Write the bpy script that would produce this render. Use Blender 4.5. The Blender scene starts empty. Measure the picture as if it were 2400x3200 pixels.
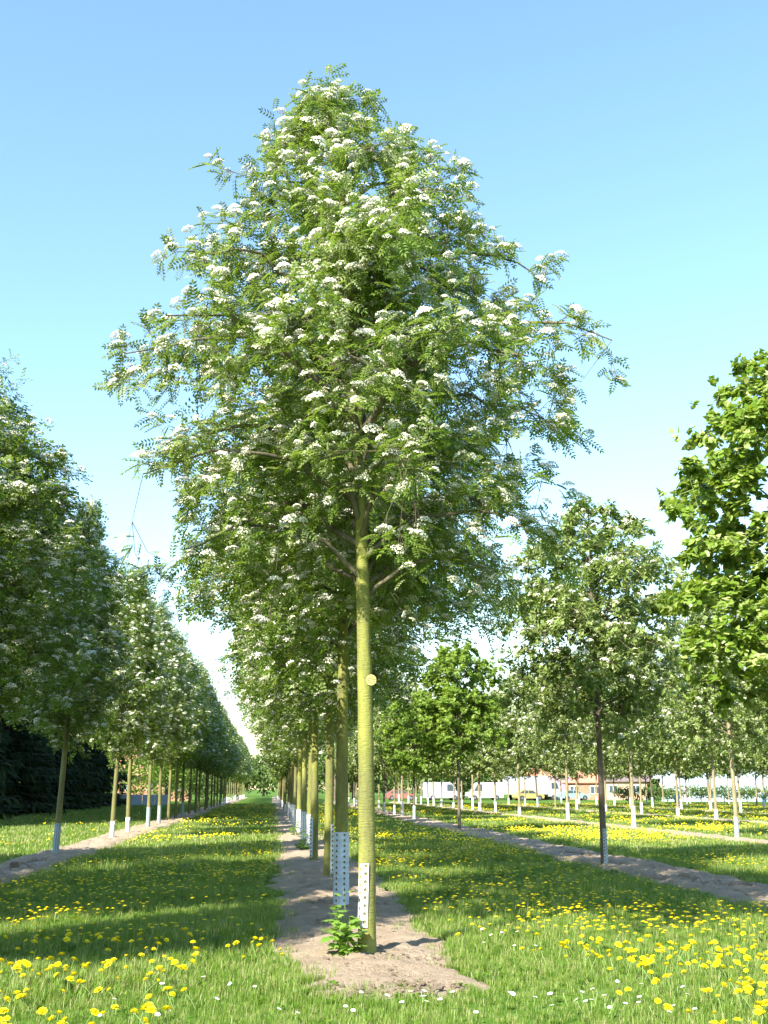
import bpy, math, random
import numpy as np
from mathutils import Vector, Matrix

R = math.radians
random.seed(7)
rng = np.random.default_rng(11)
scn = bpy.context.scene
col = scn.collection

# ------------------------------------------------------------------ camera
CAM_H = 1.6
F_PX = 3500.0                     # focal length in photo pixels (2400 x 3200)
PITCH, YAW = R(13.88), R(5.545)
cam_d = bpy.data.cameras.new('camera')
cam = bpy.data.objects.new('camera', cam_d)
col.objects.link(cam)
cam.location = (0, 0, CAM_H)
cam.rotation_euler = (R(90) + PITCH, 0, -YAW)
cam_d.sensor_fit = 'VERTICAL'
cam_d.sensor_height = 36.0
cam_d.lens = 36.0 * F_PX / 3200.0
cam_d.clip_end = 3000
scn.camera = cam
FW = np.array([math.sin(YAW) * math.cos(PITCH), math.cos(YAW) * math.cos(PITCH), math.sin(PITCH)])
RT = np.array([math.cos(YAW), -math.sin(YAW), 0.0])
UP = np.cross(RT, FW)

# ------------------------------------------------------------------ light
SUN_AZ, SUN_EL = R(41), R(37)     # direction shadows fall (from +Y towards +X), height of the sun
world = bpy.data.worlds.new('World')
scn.world = world
world.use_nodes = True
wn = world.node_tree
bg = wn.nodes['Background']
sky = wn.nodes.new('ShaderNodeTexSky')
sky.sky_type = 'NISHITA'
sky.sun_disc = False
sky.sun_elevation = SUN_EL
sky.sun_rotation = math.pi + SUN_AZ
sky.air_density = 1.6
sky.dust_density = 0.3
sky.ozone_density = 6.0
wn.links.new(sky.outputs[0], bg.inputs[0])
bg.inputs[1].default_value = 0.12
sd = bpy.data.lights.new('sun', 'SUN')
sd.energy = 5.0
sd.angle = R(0.55)
sd.color = (1.0, 0.95, 0.84)
sun = bpy.data.objects.new('sun', sd)
col.objects.link(sun)
sun.location = (-30, -30, 40)
sun.rotation_euler = Vector((math.sin(SUN_AZ) * math.cos(SUN_EL), math.cos(SUN_AZ) * math.cos(SUN_EL),
                             -math.sin(SUN_EL))).to_track_quat('-Z', 'Y').to_euler()
vs = scn.view_settings
vs.view_transform = 'Standard'
vs.look = 'None'
vs.gamma = 1.0
vs.use_curve_mapping = False
vs.exposure = 1.6
scn.render.engine = 'CYCLES'
scn.cycles.max_bounces = 6
scn.cycles.diffuse_bounces = 3
scn.cycles.glossy_bounces = 2
scn.cycles.transmission_bounces = 3

# ------------------------------------------------------------------ helpers
def px(P):
    v = np.asarray(P, float) - np.array([0, 0, CAM_H])
    z = v @ FW
    z = np.where(z < .1, .1, z)
    return 1200 + F_PX * (v @ RT) / z, 1600 - F_PX * (v @ UP) / z, v @ FW


def in_frame(P, mx=350, my=120):
    x, y, z = px(P)
    return (z > .5) & (x > -mx) & (x < 2400 + mx) & (y < 3200 + my)


def make_mesh(name, verts, faces, mats=None, fmat=None, tint=None, smooth=False):
    """faces: list of (k, n) integer arrays (n = 3 or 4)"""
    me = bpy.data.meshes.new(name)
    verts = np.ascontiguousarray(verts, dtype=np.float32)
    faces = [np.asarray(f, dtype=np.int32) for f in faces if len(f)]
    loops = np.concatenate([f.ravel() for f in faces])
    counts = np.concatenate([np.full(len(f), f.shape[1], np.int32) for f in faces])
    starts = np.concatenate([[0], np.cumsum(counts)[:-1]]).astype(np.int32)
    me.vertices.add(len(verts))
    me.vertices.foreach_set('co', verts.ravel())
    me.loops.add(len(loops))
    me.loops.foreach_set('vertex_index', loops)
    me.polygons.add(len(counts))
    me.polygons.foreach_set('loop_start', starts)
    leafy = bool(mats) and any(n_.type == 'BSDF_TRANSLUCENT' for n_ in mats[0].node_tree.nodes)
    me.polygons.foreach_set('use_smooth', np.full(len(counts), bool(smooth or leafy)))
    if mats:
        for m in mats:
            me.materials.append(m)
    if fmat is not None:
        me.polygons.foreach_set('material_index', np.asarray(fmat, np.int32))
    if tint is not None:
        a = me.attributes.new('tint', 'FLOAT', 'POINT')
        a.data.foreach_set('value', np.asarray(tint, np.float32))
    me.update(calc_edges=True)
    return me


def link(name, me, parent=None):
    o = bpy.data.objects.new(name, me)
    col.objects.link(o)
    if parent is not None:
        o.parent = parent
    return o


def tag(o, label, cat=None, group=None, kind=None):
    if label:
        o['label'] = label
    if cat:
        o['category'] = cat
    if group:
        o['group'] = group
    if kind:
        o['kind'] = kind
    return o


def empty(name, loc, rz=0.0, s=1.0):
    o = bpy.data.objects.new(name, None)
    o.empty_display_size = .2
    col.objects.link(o)
    o.location = loc
    o.rotation_euler = (0, 0, rz)
    o.scale = (s, s, s)
    return o


class Geo:
    """collects triangles and quads"""
    def __init__(self):
        self.v, self.q, self.t, self.ti = [], [], [], []
        self.n = 0

    def add(self, v, q=None, t=None, tint=0.5):
        v = np.asarray(v, float)
        self.v.append(v)
        self.ti.append(np.full(len(v), tint) if np.isscalar(tint) else np.asarray(tint))
        if q is not None and len(q):
            self.q.append(np.asarray(q) + self.n)
        if t is not None and len(t):
            self.t.append(np.asarray(t) + self.n)
        self.n += len(v)

    def tris(self):
        return sum(len(a) for a in self.t) + 2 * sum(len(a) for a in self.q)

    def build(self, name, mat, smooth=False):
        f = []
        if self.q:
            f.append(np.concatenate(self.q))
        if self.t:
            f.append(np.concatenate(self.t))
        return make_mesh(name, np.concatenate(self.v), f, [mat], tint=np.concatenate(self.ti), smooth=smooth)

    def box(self, c, s, rz=0.0):
        x, y, z = np.array(s) / 2
        v = np.array([(-x, -y, -z), (x, -y, -z), (x, y, -z), (-x, y, -z), (-x, -y, z), (x, -y, z), (x, y, z), (-x, y, z)])
        ca, sa = math.cos(rz), math.sin(rz)
        v = v @ np.array([[ca, sa, 0], [-sa, ca, 0], [0, 0, 1]]) + np.array(c)
        self.add(v, q=[(0, 3, 2, 1), (4, 5, 6, 7), (0, 1, 5, 4), (1, 2, 6, 5), (2, 3, 7, 6), (3, 0, 4, 7)])

    def tube(self, pts, rad, sides=6, cap=True, wob=0.0, tint=0.5):
        pts = np.asarray(pts, float)
        rad = np.broadcast_to(np.asarray(rad, float), (len(pts),))
        d = np.gradient(pts, axis=0)
        d /= np.linalg.norm(d, axis=1, keepdims=True) + 1e-9
        ref = np.array([1.0, .13, .07]) if abs(d[0, 0]) < .8 else np.array([0.05, 1.0, .1])
        a = np.cross(d, ref)
        a /= np.linalg.norm(a, axis=1, keepdims=True)
        b = np.cross(d, a)
        th = np.linspace(0, 2 * math.pi, sides, endpoint=False)
        rr = rad[:, None] * (1 + (rng.normal(0, wob, (len(pts), sides)) if wob else 0))
        v = pts[:, None, :] + rr[..., None] * (np.cos(th)[None, :, None] * a[:, None, :] + np.sin(th)[None, :, None] * b[:, None, :])
        i = np.arange(len(pts) - 1)[:, None] * sides
        j = np.arange(sides)[None, :]
        k = (j + 1) % sides
        q = np.stack([i + j, i + k, i + sides + k, i + sides + j], -1).reshape(-1, 4)
        self.add(v.reshape(-1, 3), q=q, tint=tint)
        if cap:
            for ring, flip in ((0, True), (len(pts) - 1, False)):
                vv = v[ring]
                c = pts[ring][None]
                t = [(sides, m, (m + 1) % sides) if not flip else (sides, (m + 1) % sides, m) for m in range(sides)]
                self.add(np.concatenate([vv, c]), t=t, tint=tint)


def stamp(geo, tv, tt, pos, Rm, sc, tint):
    """stamp a template (tv, tt triangles) at many frames"""
    n = len(pos)
    if not n:
        return
    v = np.einsum('nij,kj->nki', Rm, tv) * np.asarray(sc)[:, None, None] + pos[:, None, :]
    t = tt[None] + (np.arange(n) * len(tv))[:, None, None]
    geo.add(v.reshape(-1, 3), t=t.reshape(-1, 3), tint=np.repeat(tint, len(tv)))


def frames(axis, up):
    a = axis / (np.linalg.norm(axis, axis=1, keepdims=True) + 1e-9)
    s = np.cross(a, up)
    s /= np.linalg.norm(s, axis=1, keepdims=True) + 1e-9
    n = np.cross(s, a)
    return np.stack([s, a, n], axis=2)


def wave(x, y, seed, f=1.0):
    r = np.random.default_rng(seed)
    out = 0
    for k in range(7):
        a, b = r.normal(0, f * (1 + .5 * k), 2)
        out = out + np.sin(a * x + b * y + r.uniform(0, 6.3)) / (1 + .35 * k)
    return out / 2.2

# ------------------------------------------------------------------ materials
def new_mat(name):
    m = bpy.data.materials.new(name)
    m.use_nodes = True
    nt = m.node_tree
    b = nt.nodes['Principled BSDF']
    return m, nt, b


def ramp(nt, stops):
    r = nt.nodes.new('ShaderNodeValToRGB')
    e = r.color_ramp.elements
    while len(e) < len(stops):
        e.new(.5)
    for k, (p, c) in enumerate(stops):
        e[k].position = p
        e[k].color = (*c, 1)
    return r


def leaf_mat(name, stops, trans=.35, rough=.55, tcol=None):
    m, nt, b = new_mat(name)
    L = nt.links
    at = nt.nodes.new('ShaderNodeAttribute')
    at.attribute_name = 'tint'
    oi = nt.nodes.new('ShaderNodeObjectInfo')
    ad = nt.nodes.new('ShaderNodeMath')
    ad.operation = 'MULTIPLY_ADD'
    L.new(oi.outputs['Random'], ad.inputs[0])
    ad.inputs[1].default_value = .42 if 'grass' in name else .16
    L.new(at.outputs['Fac'], ad.inputs[2])
    rp = ramp(nt, stops)
    L.new(ad.outputs[0], rp.inputs[0])
    L.new(rp.outputs[0], b.inputs['Base Color'])
    b.inputs['Roughness'].default_value = rough
    b.inputs['Specular IOR Level'].default_value = .35
    tr = nt.nodes.new('ShaderNodeBsdfTranslucent')
    mc = nt.nodes.new('ShaderNodeMix')
    mc.data_type = 'RGBA'
    mc.inputs['Factor'].default_value = .5
    L.new(rp.outputs[0], mc.inputs['A'])
    mc.inputs['B'].default_value = (*(tcol or (.30, .42, .03)), 1)
    L.new(mc.outputs['Result'], tr.inputs[0])
    mx = nt.nodes.new('ShaderNodeMixShader')
    mx.inputs[0].default_value = trans
    L.new(b.outputs[0], mx.inputs[1])
    L.new(tr.outputs[0], mx.inputs[2])
    L.new(mx.outputs[0], nt.nodes['Material Output'].inputs[0])
    return m


def noise(nt, scale, detail=4, rough=.55, vec=None, mapping=None):
    n = nt.nodes.new('ShaderNodeTexNoise')
    n.inputs['Scale'].default_value = scale
    n.inputs['Detail'].default_value = detail
    n.inputs['Roughness'].default_value = rough
    tc = nt.nodes.new('ShaderNodeTexCoord')
    mp = nt.nodes.new('ShaderNodeMapping')
    if mapping:
        mp.inputs['Scale'].default_value = mapping
    nt.links.new(tc.outputs['Object'], mp.inputs[0])
    nt.links.new(mp.outputs[0], n.inputs['Vector'])
    return n


def bark_mat(name, a, b_, c, stretch=(9, 9, 2.2), bump=.5):
    m, nt, b = new_mat(name)
    L = nt.links
    n1 = noise(nt, 1.0, 6, .65, mapping=stretch)
    n2 = noise(nt, 1.0, 3, .5, mapping=(2.2, 2.2, .9))
    n3 = noise(nt, 1.0, 3, .6, mapping=(14, 14, 70))
    r1 = ramp(nt, [(.32, a), (.52, b_), (.7, c)])
    mixf = nt.nodes.new('ShaderNodeMath')
    mixf.operation = 'ADD'
    s1 = nt.nodes.new('ShaderNodeMath')
    s1.operation = 'MULTIPLY'
    s1.inputs[1].default_value = .5
    L.new(n1.outputs[0], s1.inputs[0])
    s2 = nt.nodes.new('ShaderNodeMath')
    s2.operation = 'MULTIPLY'
    s2.inputs[1].default_value = .5
    L.new(n2.outputs[0], s2.inputs[0])
    L.new(s1.outputs[0], mixf.inputs[0])
    L.new(s2.outputs[0], mixf.inputs[1])
    L.new(mixf.outputs[0], r1.inputs[0])
    # lenticels: short dark crosswise marks
    r3 = ramp(nt, [(.33, (.45, .42, .38)), (.43, (1, 1, 1))])
    L.new(n3.outputs[0], r3.inputs[0])
    mu = nt.nodes.new('ShaderNodeMix')
    mu.data_type = 'RGBA'
    mu.blend_type = 'MULTIPLY'
    mu.inputs['Factor'].default_value = .45
    L.new(r1.outputs[0], mu.inputs['A'])
    L.new(r3.outputs[0], mu.inputs['B'])
    L.new(mu.outputs['Result'], b.inputs['Base Color'])
    b.inputs['Roughness'].default_value = .85
    bp = nt.nodes.new('ShaderNodeBump')
    bp.inputs['Strength'].default_value = bump
    bp.inputs['Distance'].default_value = .012
    sm = nt.nodes.new('ShaderNodeMath')
    sm.operation = 'ADD'
    L.new(n1.outputs[0], sm.inputs[0])
    L.new(n3.outputs[0], sm.inputs[1])
    L.new(sm.outputs[0], bp.inputs['Height'])
    L.new(bp.outputs[0], b.inputs['Normal'])
    return m


def plain(name, c, rough=.6, var=.18, scale=6, metal=0.0):
    m, nt, b = new_mat(name)
    n = noise(nt, scale, 5)
    lo = tuple(x * (1 - var) for x in c)
    hi = tuple(min(1, x * (1 + var)) for x in c)
    r = ramp(nt, [(.3, lo), (.7, hi)])
    nt.links.new(n.outputs[0], r.inputs[0])
    nt.links.new(r.outputs[0], b.inputs['Base Color'])
    b.inputs['Roughness'].default_value = rough
    b.inputs['Metallic'].default_value = metal
    return m


M = {}
M['rowan_leaf'] = leaf_mat('rowan_leaf', [(0, (.06, .125, .014)), (.45, (.115, .195, .025)), (.8, (.205, .28, .05)), (1, (.38, .43, .22))], .48)
M['beam_leaf'] = leaf_mat('beam_leaf', [(0, (.13, .19, .04)), (.5, (.225, .30, .075)), (.85, (.34, .40, .16)), (1, (.54, .57, .36))], .42)
M['maple_leaf'] = leaf_mat('maple_leaf', [(0, (.10, .19, .02)), (.5, (.18, .29, .035)), (1, (.32, .42, .09))], .45, tcol=(.4, .5, .03))
M['lime_leaf'] = leaf_mat('lime_leaf', [(0, (.085, .165, .016)), (.5, (.17, .28, .03)), (.85, (.31, .41, .10)), (1, (.48, .53, .22))], .45, rough=.36, tcol=(.4, .5, .02))
M['shoot_leaf'] = leaf_mat('shoot_leaf', [(0, (.12, .24, .03)), (1, (.24, .40, .07))], .4)
M['spruce_needle'] = leaf_mat('spruce_needle', [(0, (.012, .022, .010)), (.6, (.022, .040, .015)), (1, (.05, .06, .022))], .08, rough=.7)
for n_ in M['spruce_needle'].node_tree.nodes:
    if n_.type == 'BSDF_PRINCIPLED':
        n_.inputs['Specular IOR Level'].default_value = .04
M['far_leaf'] = leaf_mat('far_leaf', [(0, (.05, .09, .025)), (1, (.14, .21, .05))], .3)
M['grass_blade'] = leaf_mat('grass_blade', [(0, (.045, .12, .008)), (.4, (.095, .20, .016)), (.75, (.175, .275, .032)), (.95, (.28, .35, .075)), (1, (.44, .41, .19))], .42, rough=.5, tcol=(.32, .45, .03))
M['petal_white'] = leaf_mat('petal_white', [(0, (.44, .43, .28)), (.5, (.70, .68, .53)), (1, (.82, .81, .72))], .25, tcol=(.8, .8, .6))
M['dandelion'] = leaf_mat('dandelion', [(0, (.86, .66, .004)), (1, (.95, .84, .01))], .15, tcol=(.9, .7, .01))
M['stem'] = plain('stem', (.16, .24, .06), .6)
M['daisy'] = plain('daisy', (.82, .82, .80), .6, .05)
M['bark_green'] = bark_mat('bark_green', (.09, .085, .045), (.20, .205, .040), (.29, .285, .065), bump=.9)
M['bark_olive'] = bark_mat('bark_olive', (.085, .075, .035), (.17, .16, .05), (.25, .23, .085))
M['bark_brown'] = bark_mat('bark_brown', (.07, .05, .035), (.13, .10, .07), (.20, .16, .11))
M['bark_tan'] = bark_mat('bark_tan', (.15, .12, .07), (.27, .23, .13), (.36, .32, .20))
M['twig'] = bark_mat('twig', (.06, .05, .03), (.12, .105, .06), (.22, .19, .13))
M['guard_white'] = plain('guard_white', (.62, .62, .63), .45, .14, 9)
M['guard_blue'] = plain('guard_blue', (.42, .50, .58), .35, .2, 7)
M['guard_grey'] = plain('guard_grey', (.30, .38, .40), .5, .15, 9)
M['tag_yellow'] = plain('tag_yellow', (.66, .56, .20), .5, .05)
M['print_dark'] = plain('print_dark', (.10, .07, .03), .6)
M['nail'] = plain('nail', (.35, .34, .32), .4, metal=.8)

# soil
m, nt, b = new_mat('soil')
n1 = noise(nt, 2.2, 7, .62)
n2 = noise(nt, 38, 6, .7)
n3 = noise(nt, 140, 4, .7)
r1 = ramp(nt, [(.30, (.31, .225, .15)), (.5, (.46, .355, .25)), (.72, (.56, .45, .335))])
ml = nt.nodes.new('ShaderNodeMath'); ml.operation = 'MULTIPLY_ADD'; ml.inputs[1].default_value = .45
nt.links.new(n2.outputs[0], ml.inputs[0]); 
sc_ = nt.nodes.new('ShaderNodeMath'); sc_.operation = 'MULTIPLY'; sc_.inputs[1].default_value = .55
nt.links.new(n1.outputs[0], sc_.inputs[0]); nt.links.new(sc_.outputs[0], ml.inputs[2])
nt.links.new(ml.outputs[0], r1.inputs[0]); nt.links.new(r1.outputs[0], b.inputs['Base Color'])
b.inputs['Roughness'].default_value = .95
b.inputs['Specular IOR Level'].default_value = .15
bp = nt.nodes.new('ShaderNodeBump'); bp.inputs['Strength'].default_value = 1.0; bp.inputs['Distance'].default_value = .05
ad = nt.nodes.new('ShaderNodeMath'); ad.operation = 'MULTIPLY_ADD'; ad.inputs[1].default_value = .35
nt.links.new(n3.outputs[0], ad.inputs[0]); nt.links.new(n2.outputs[0], ad.inputs[2])
nt.links.new(ad.outputs[0], bp.inputs['Height']); nt.links.new(bp.outputs[0], b.inputs['Normal'])
M['soil'] = m

# meadow ground under the grass blades
m, nt, b = new_mat('meadow')
n1 = noise(nt, .35, 6, .6)
n2 = noise(nt, 9, 6, .7)
r1 = ramp(nt, [(.3, (.055, .12, .014)), (.5, (.095, .18, .022)), (.72, (.15, .22, .04))])
r2 = ramp(nt, [(.3, (.45, .45, .4)), (.6, (1, 1, 1))])
mu = nt.nodes.new('ShaderNodeMix'); mu.data_type = 'RGBA'; mu.blend_type = 'MULTIPLY'; mu.inputs['Factor'].default_value = .8
nt.links.new(n1.outputs[0], r1.inputs[0]); nt.links.new(n2.outputs[0], r2.inputs[0])
nt.links.new(r1.outputs[0], mu.inputs['A']); nt.links.new(r2.outputs[0], mu.inputs['B'])
nt.links.new(mu.outputs['Result'], b.inputs['Base Color'])
b.inputs['Roughness'].default_value = .95
b.inputs['Specular IOR Level'].default_value = .1
bp = nt.nodes.new('ShaderNodeBump'); bp.inputs['Strength'].default_value = .8; bp.inputs['Distance'].default_value = .05
nt.links.new(n2.outputs[0], bp.inputs['Height']); nt.links.new(bp.outputs[0], b.inputs['Normal'])
M['meadow'] = m

# ------------------------------------------------------------------ ground
def rect_grid(x0, x1, nx, y0, y1, ny, zf):
    xs, ys = np.meshgrid(np.linspace(x0, x1, nx), np.linspace(y0, y1, ny))
    v = np.stack([xs, ys, zf(xs, ys)], -1).reshape(-1, 3)
    i = np.arange(ny - 1)[:, None] * nx
    j = np.arange(nx - 1)[None, :]
    q = np.stack([i + j, i + j + 1, i + nx + j + 1, i + nx + j], -1).reshape(-1, 4)
    return v, q

v = np.array([(-1500, -300, 0), (1500, -300, 0), (1500, 2500, 0), (-1500, 2500, 0)], float)
gnd = link('ground', make_mesh('ground', v, [[(0, 1, 2, 3)]], [M['meadow']]))
tag(gnd, 'green meadow ground under the nursery rows', kind='structure')

# bare soil strips along the tree rows: (row x, y start, y end, half width)
ROWS = {'centre': 1.0, 'left': -5.0, 'right': 7.25, 'second': 14.8, 'third': 23.2, 'fourth': 31.5}
STRIPS = [(1.0, 9.35, 230, .92, 5), (-5.05, 6.0, 215, .72, 6), (7.4, 8.0, 150, .85, 7), (14.7, 20, 140, .75, 8), (23.2, 40, 120, .6, 9), (31.5, 60, 118, .5, 10)]


def strip_edges(y, s):
    x0, y0, y1, hw, sd_ = s
    wl = hw * (1 + .17 * wave(y, y * 0, sd_, 1.3)) + .05 * wave(y, 0 * y, sd_ + 50, 6)
    wr = hw * (1 + .17 * wave(y, y * 0, sd_ + 90, 1.3)) + .05 * wave(y, 0 * y, sd_ + 51, 6)
    end = np.clip((y - y0 + .15) / .7, 0, 1) ** .5
    end = end * np.clip((y1 - y) / 2.0, 0, 1)
    return x0 - wl * end, x0 + wr * end


def on_soil(x, y, grow=0.0):
    out = np.zeros(len(x), bool)
    for s in STRIPS:
        a, b_ = strip_edges(y, s)
        out |= (x > a - grow) & (x < b_ + grow) & (y > s[1] - grow) & (y < s[2])
    return out

for k, s in enumerate(STRIPS):
    x0, y0, y1, hw, sd_ = s
    ys = [y0]
    while ys[-1] < y1:
        ys.append(ys[-1] + min(1.5, max(.06, .0045 * ys[-1])))
    ys = np.array(ys)
    nx = 29 if k < 3 else 13
    u = np.linspace(-1, 1, nx)
    a, b_ = strip_edges(ys, s)
    X = (a + b_)[:, None] / 2 + u[None] * (b_ - a)[:, None] / 2 * 1.06
    Y = np.repeat(ys[:, None], nx, 1)
    hgt = {0: .05, 1: .09, 2: .08}.get(k, .07)
    Z = hgt * (1 - np.abs(u[None]) ** 2.6) * (1 + .35 * wave(X, Y, sd_ + 3, 2.0))
    Z = Z + .022 * wave(X, Y, sd_ + 4, 9) * (1 - u[None] ** 4) + .010 * rng.normal(0, 1, X.shape) * (1 - u[None] ** 4)
    if k in (1, 2):     # ploughed furrow: ridge towards the grass on each side
        Z = Z + .035 * np.exp(-((np.abs(u[None]) - .62) / .2) ** 2) * (1 + .5 * wave(X, Y, sd_ + 8, 3))
    Z = Z + .012 * wave(X, Y, sd_ + 14, 26) * (1 - u[None] ** 4)
    Z = Z * np.clip((Y - y0) / .6, 0, 1) - .035 * ((np.abs(u[None]) > .985) | (Y < y0 + .01))
    ny = len(ys)
    i = np.arange(ny - 1)[:, None] * nx
    j = np.arange(nx - 1)[None, :]
    q = np.stack([i + j, i + j + 1, i + nx + j + 1, i + nx + j], -1).reshape(-1, 4)
    o = link('soil_strip', make_mesh('soil_strip', np.stack([X, Y, Z], -1).reshape(-1, 3), [q], [M['soil']], smooth=True))
    tag(o, ['bare tan soil strip under the tagged rowan row', 'crumbly soil strip under the row beside the spruces',
            'furrowed soil strip under the brown trunked trees', 'soil strip under the first row of white sleeved trunks',
            'narrow pale soil strip between white sleeved trunks and the far field', 'faint soil strip at the far white sleeved rows'][k], kind='structure')

# ------------------------------------------------------------------ scatter with geometry nodes (grass, flowers, clods)
def scatter(name, sources, pos, rz, sc, idx, tilt=None):
    n = len(pos)
    me = bpy.data.meshes.new(name)
    me.vertices.add(n)
    me.vertices.foreach_set('co', np.asarray(pos, np.float32).ravel())
    a = me.attributes.new('rot', 'FLOAT_VECTOR', 'POINT')
    rot = np.zeros((n, 3), np.float32)
    rot[:, 2] = rz
    if tilt is not None:
        rot[:, :2] = tilt
    a.data.foreach_set('vector', rot.ravel())
    a = me.attributes.new('siz', 'FLOAT', 'POINT')
    a.data.foreach_set('value', np.asarray(sc, np.float32))
    a = me.attributes.new('pick', 'INT', 'POINT')
    a.data.foreach_set('value', np.asarray(idx, np.int32))
    o = link(name, me)
    ng = bpy.data.node_groups.new(name, 'GeometryNodeTree')
    ng.interface.new_socket('Geometry', in_out='INPUT', socket_type='NodeSocketGeometry')
    ng.interface.new_socket('Geometry', in_out='OUTPUT', socket_type='NodeSocketGeometry')
    N, L = ng.nodes, ng.links
    gi, go = N.new('NodeGroupInput'), N.new('NodeGroupOutput')
    jn = N.new('GeometryNodeJoinGeometry')
    for src in reversed(sources):
        oi = N.new('GeometryNodeObjectInfo')
        oi.inputs['Object'].default_value = src
        oi.inputs['As Instance'].default_value = True
        L.new(oi.outputs['Geometry'], jn.inputs[0])
    ip = N.new('GeometryNodeInstanceOnPoints')
    L.new(gi.outputs[0], ip.inputs['Points'])
    L.new(jn.outputs[0], ip.inputs['Instance'])
    ip.inputs['Pick Instance'].default_value = True

    def attr(nm, typ, sock):
        q_ = N.new('GeometryNodeInputNamedAttribute')
        q_.data_type = typ
        q_.inputs['Name'].default_value = nm
        L.new(q_.outputs[0], sock)
    attr('rot', 'FLOAT_VECTOR', ip.inputs['Rotation'])
    attr('siz', 'FLOAT', ip.inputs['Scale'])
    attr('pick', 'INT', ip.inputs['Instance Index'])
    L.new(ip.outputs[0], go.inputs[0])
    md = o.modifiers.new('scatter', 'NODES')
    md.node_group = ng
    return o


def proto(name, me):          # a source shape that is not itself in the scene
    return bpy.data.objects.new(name, me)


def blades(n, rad, hmin, hmax, w, seed, dry=.06):
    r = np.random.default_rng(seed)
    g = Geo()
    for k in range(n):
        th, rr = r.uniform(0, 6.283), rad * math.sqrt(r.random())
        p = np.array([rr * math.cos(th), rr * math.sin(th), -.01])
        a = r.uniform(0, 6.283)
        lean = r.uniform(.05, .75)
        h = r.uniform(hmin, hmax)
        d = np.array([math.cos(a), math.sin(a), 0])
        s = np.array([-d[1], d[0], 0]) * w * r.uniform(.6, 1.3) / 2
        m1 = p + np.array([0, 0, h * .5]) + d * h * lean * .22
        m2 = p + np.array([0, 0, h * (.95 - .25 * lean)]) + d * h * lean * .8
        t = r.uniform(.2, .75) if r.random() > dry else 1.0
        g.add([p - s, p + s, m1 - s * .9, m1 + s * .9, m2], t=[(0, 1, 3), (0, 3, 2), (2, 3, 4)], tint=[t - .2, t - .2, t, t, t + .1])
    return g

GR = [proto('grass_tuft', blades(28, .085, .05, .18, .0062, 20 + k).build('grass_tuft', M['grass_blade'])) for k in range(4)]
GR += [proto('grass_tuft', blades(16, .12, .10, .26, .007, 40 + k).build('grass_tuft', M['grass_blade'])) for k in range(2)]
def rosette(seed):
    r = np.random.default_rng(seed)
    g = Geo()
    for k in range(9):
        a = 6.283 * k / 9 + r.uniform(-.3, .3)
        l, w, h = r.uniform(.07, .14), r.uniform(.016, .03), r.uniform(.03, .09)
        d, s_ = np.array([math.cos(a), math.sin(a), 0]), np.array([-math.sin(a), math.cos(a), 0])
        t = r.uniform(.0, .35)
        g.add([[0, 0, .01], d * l * .5 - s_ * w + [0, 0, h], d * l * .5 + s_ * w + [0, 0, h], d * l + [0, 0, h * .8]], t=[(0, 2, 1), (1, 2, 3)], tint=t)
    return g

GR += [proto('weed_rosette', rosette(k).build('weed_rosette', M['grass_blade'])) for k in range(2)]
GF = [proto('grass_tuft', blades(34, .30, .07, .17, .020, 60 + k, .1).build('grass_tuft', M['grass_blade'])) for k in range(3)]


def sample(y0, y1, dens, seed, xpad=3.0):
    r = np.random.default_rng(seed)
    xl, xr = -.30 * y1 - xpad, .50 * y1 + xpad
    n = int((y1 - y0) * (xr - xl) * dens)
    x, y = r.uniform(xl, xr, n), r.uniform(y0, y1, n)
    P = np.stack([x, y, np.zeros(n)], 1)
    return P[in_frame(P, 500, 260)]

P_all, S_all, I_all = [], [], []
for (y0, y1, d, big) in ((6.5, 11, 230, 0), (11, 15, 150, 0), (15, 21, 95, 0), (21, 30, 46, 0)):
    P = sample(y0, y1, d, int(y0 * 10))
    edge = on_soil(P[:, 0], P[:, 1], -.06)
    inner = on_soil(P[:, 0], P[:, 1], -.30)
    lucky = rng.random(len(P)) < np.where(inner, .004, .10) + np.where((np.abs(P[:, 0] - 1) < 1.3) & (P[:, 1] < 9.95), .16, 0)
    P = P[~edge | lucky]
    # a few tufts creep onto the soil at the open end of the row
    thick = .75 + .35 * wave(P[:, 0], P[:, 1], 77, .8)
    keep = rng.random(len(P)) < np.clip(thick + .45, .35, 1)
    P = P[keep]
    thick = thick[keep]
    P_all.append(P)
    S_all.append(np.clip(thick, .45, 1.25) * rng.uniform(.7, 1.15, len(P)) * (1.0 if y0 < 20 else 1.35))
    I_all.append(np.where(rng.random(len(P)) < .12, rng.integers(4, 8, len(P)), rng.integers(0, 4, len(P))))
P = np.concatenate(P_all)
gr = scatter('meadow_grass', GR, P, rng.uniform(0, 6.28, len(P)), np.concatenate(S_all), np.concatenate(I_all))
tag(gr, 'fresh green meadow grass between the soil strips', 'grass', kind='stuff')
P_all, S_all = [], []
for (y0, y1, d) in ((29, 45, 9), (45, 70, 4.5), (70, 120, 1.6)):
    P = sample(y0, y1, d, int(y0 * 10))
    P = P[~on_soil(P[:, 0], P[:, 1], -.12)]
    P_all.append(P)
    S_all.append(rng.uniform(.7, 1.2, len(P)) * (1 if y0 < 60 else 1.4))
P = np.concatenate(P_all)
gr = scatter('far_grass', GF, P, rng.uniform(0, 6.28, len(P)), np.concatenate(S_all), rng.integers(0, 3, len(P)))
tag(gr, 'distant meadow grass between the far tree rows', 'grass', kind='stuff')

# soil clods
def clod(seed):
    r = np.random.default_rng(seed)
    import bmesh
    bm = bmesh.new()
    bmesh.ops.create_icosphere(bm, subdivisions=2, radius=1)
    for v_ in bm.verts:
        v_.co *= r.uniform(.72, 1.12)
        v_.co.z *= .62
    me = bpy.data.meshes.new('clod')
    bm.to_mesh(me)
    bm.free()
    me.materials.append(M['soil'])
    return me

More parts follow.
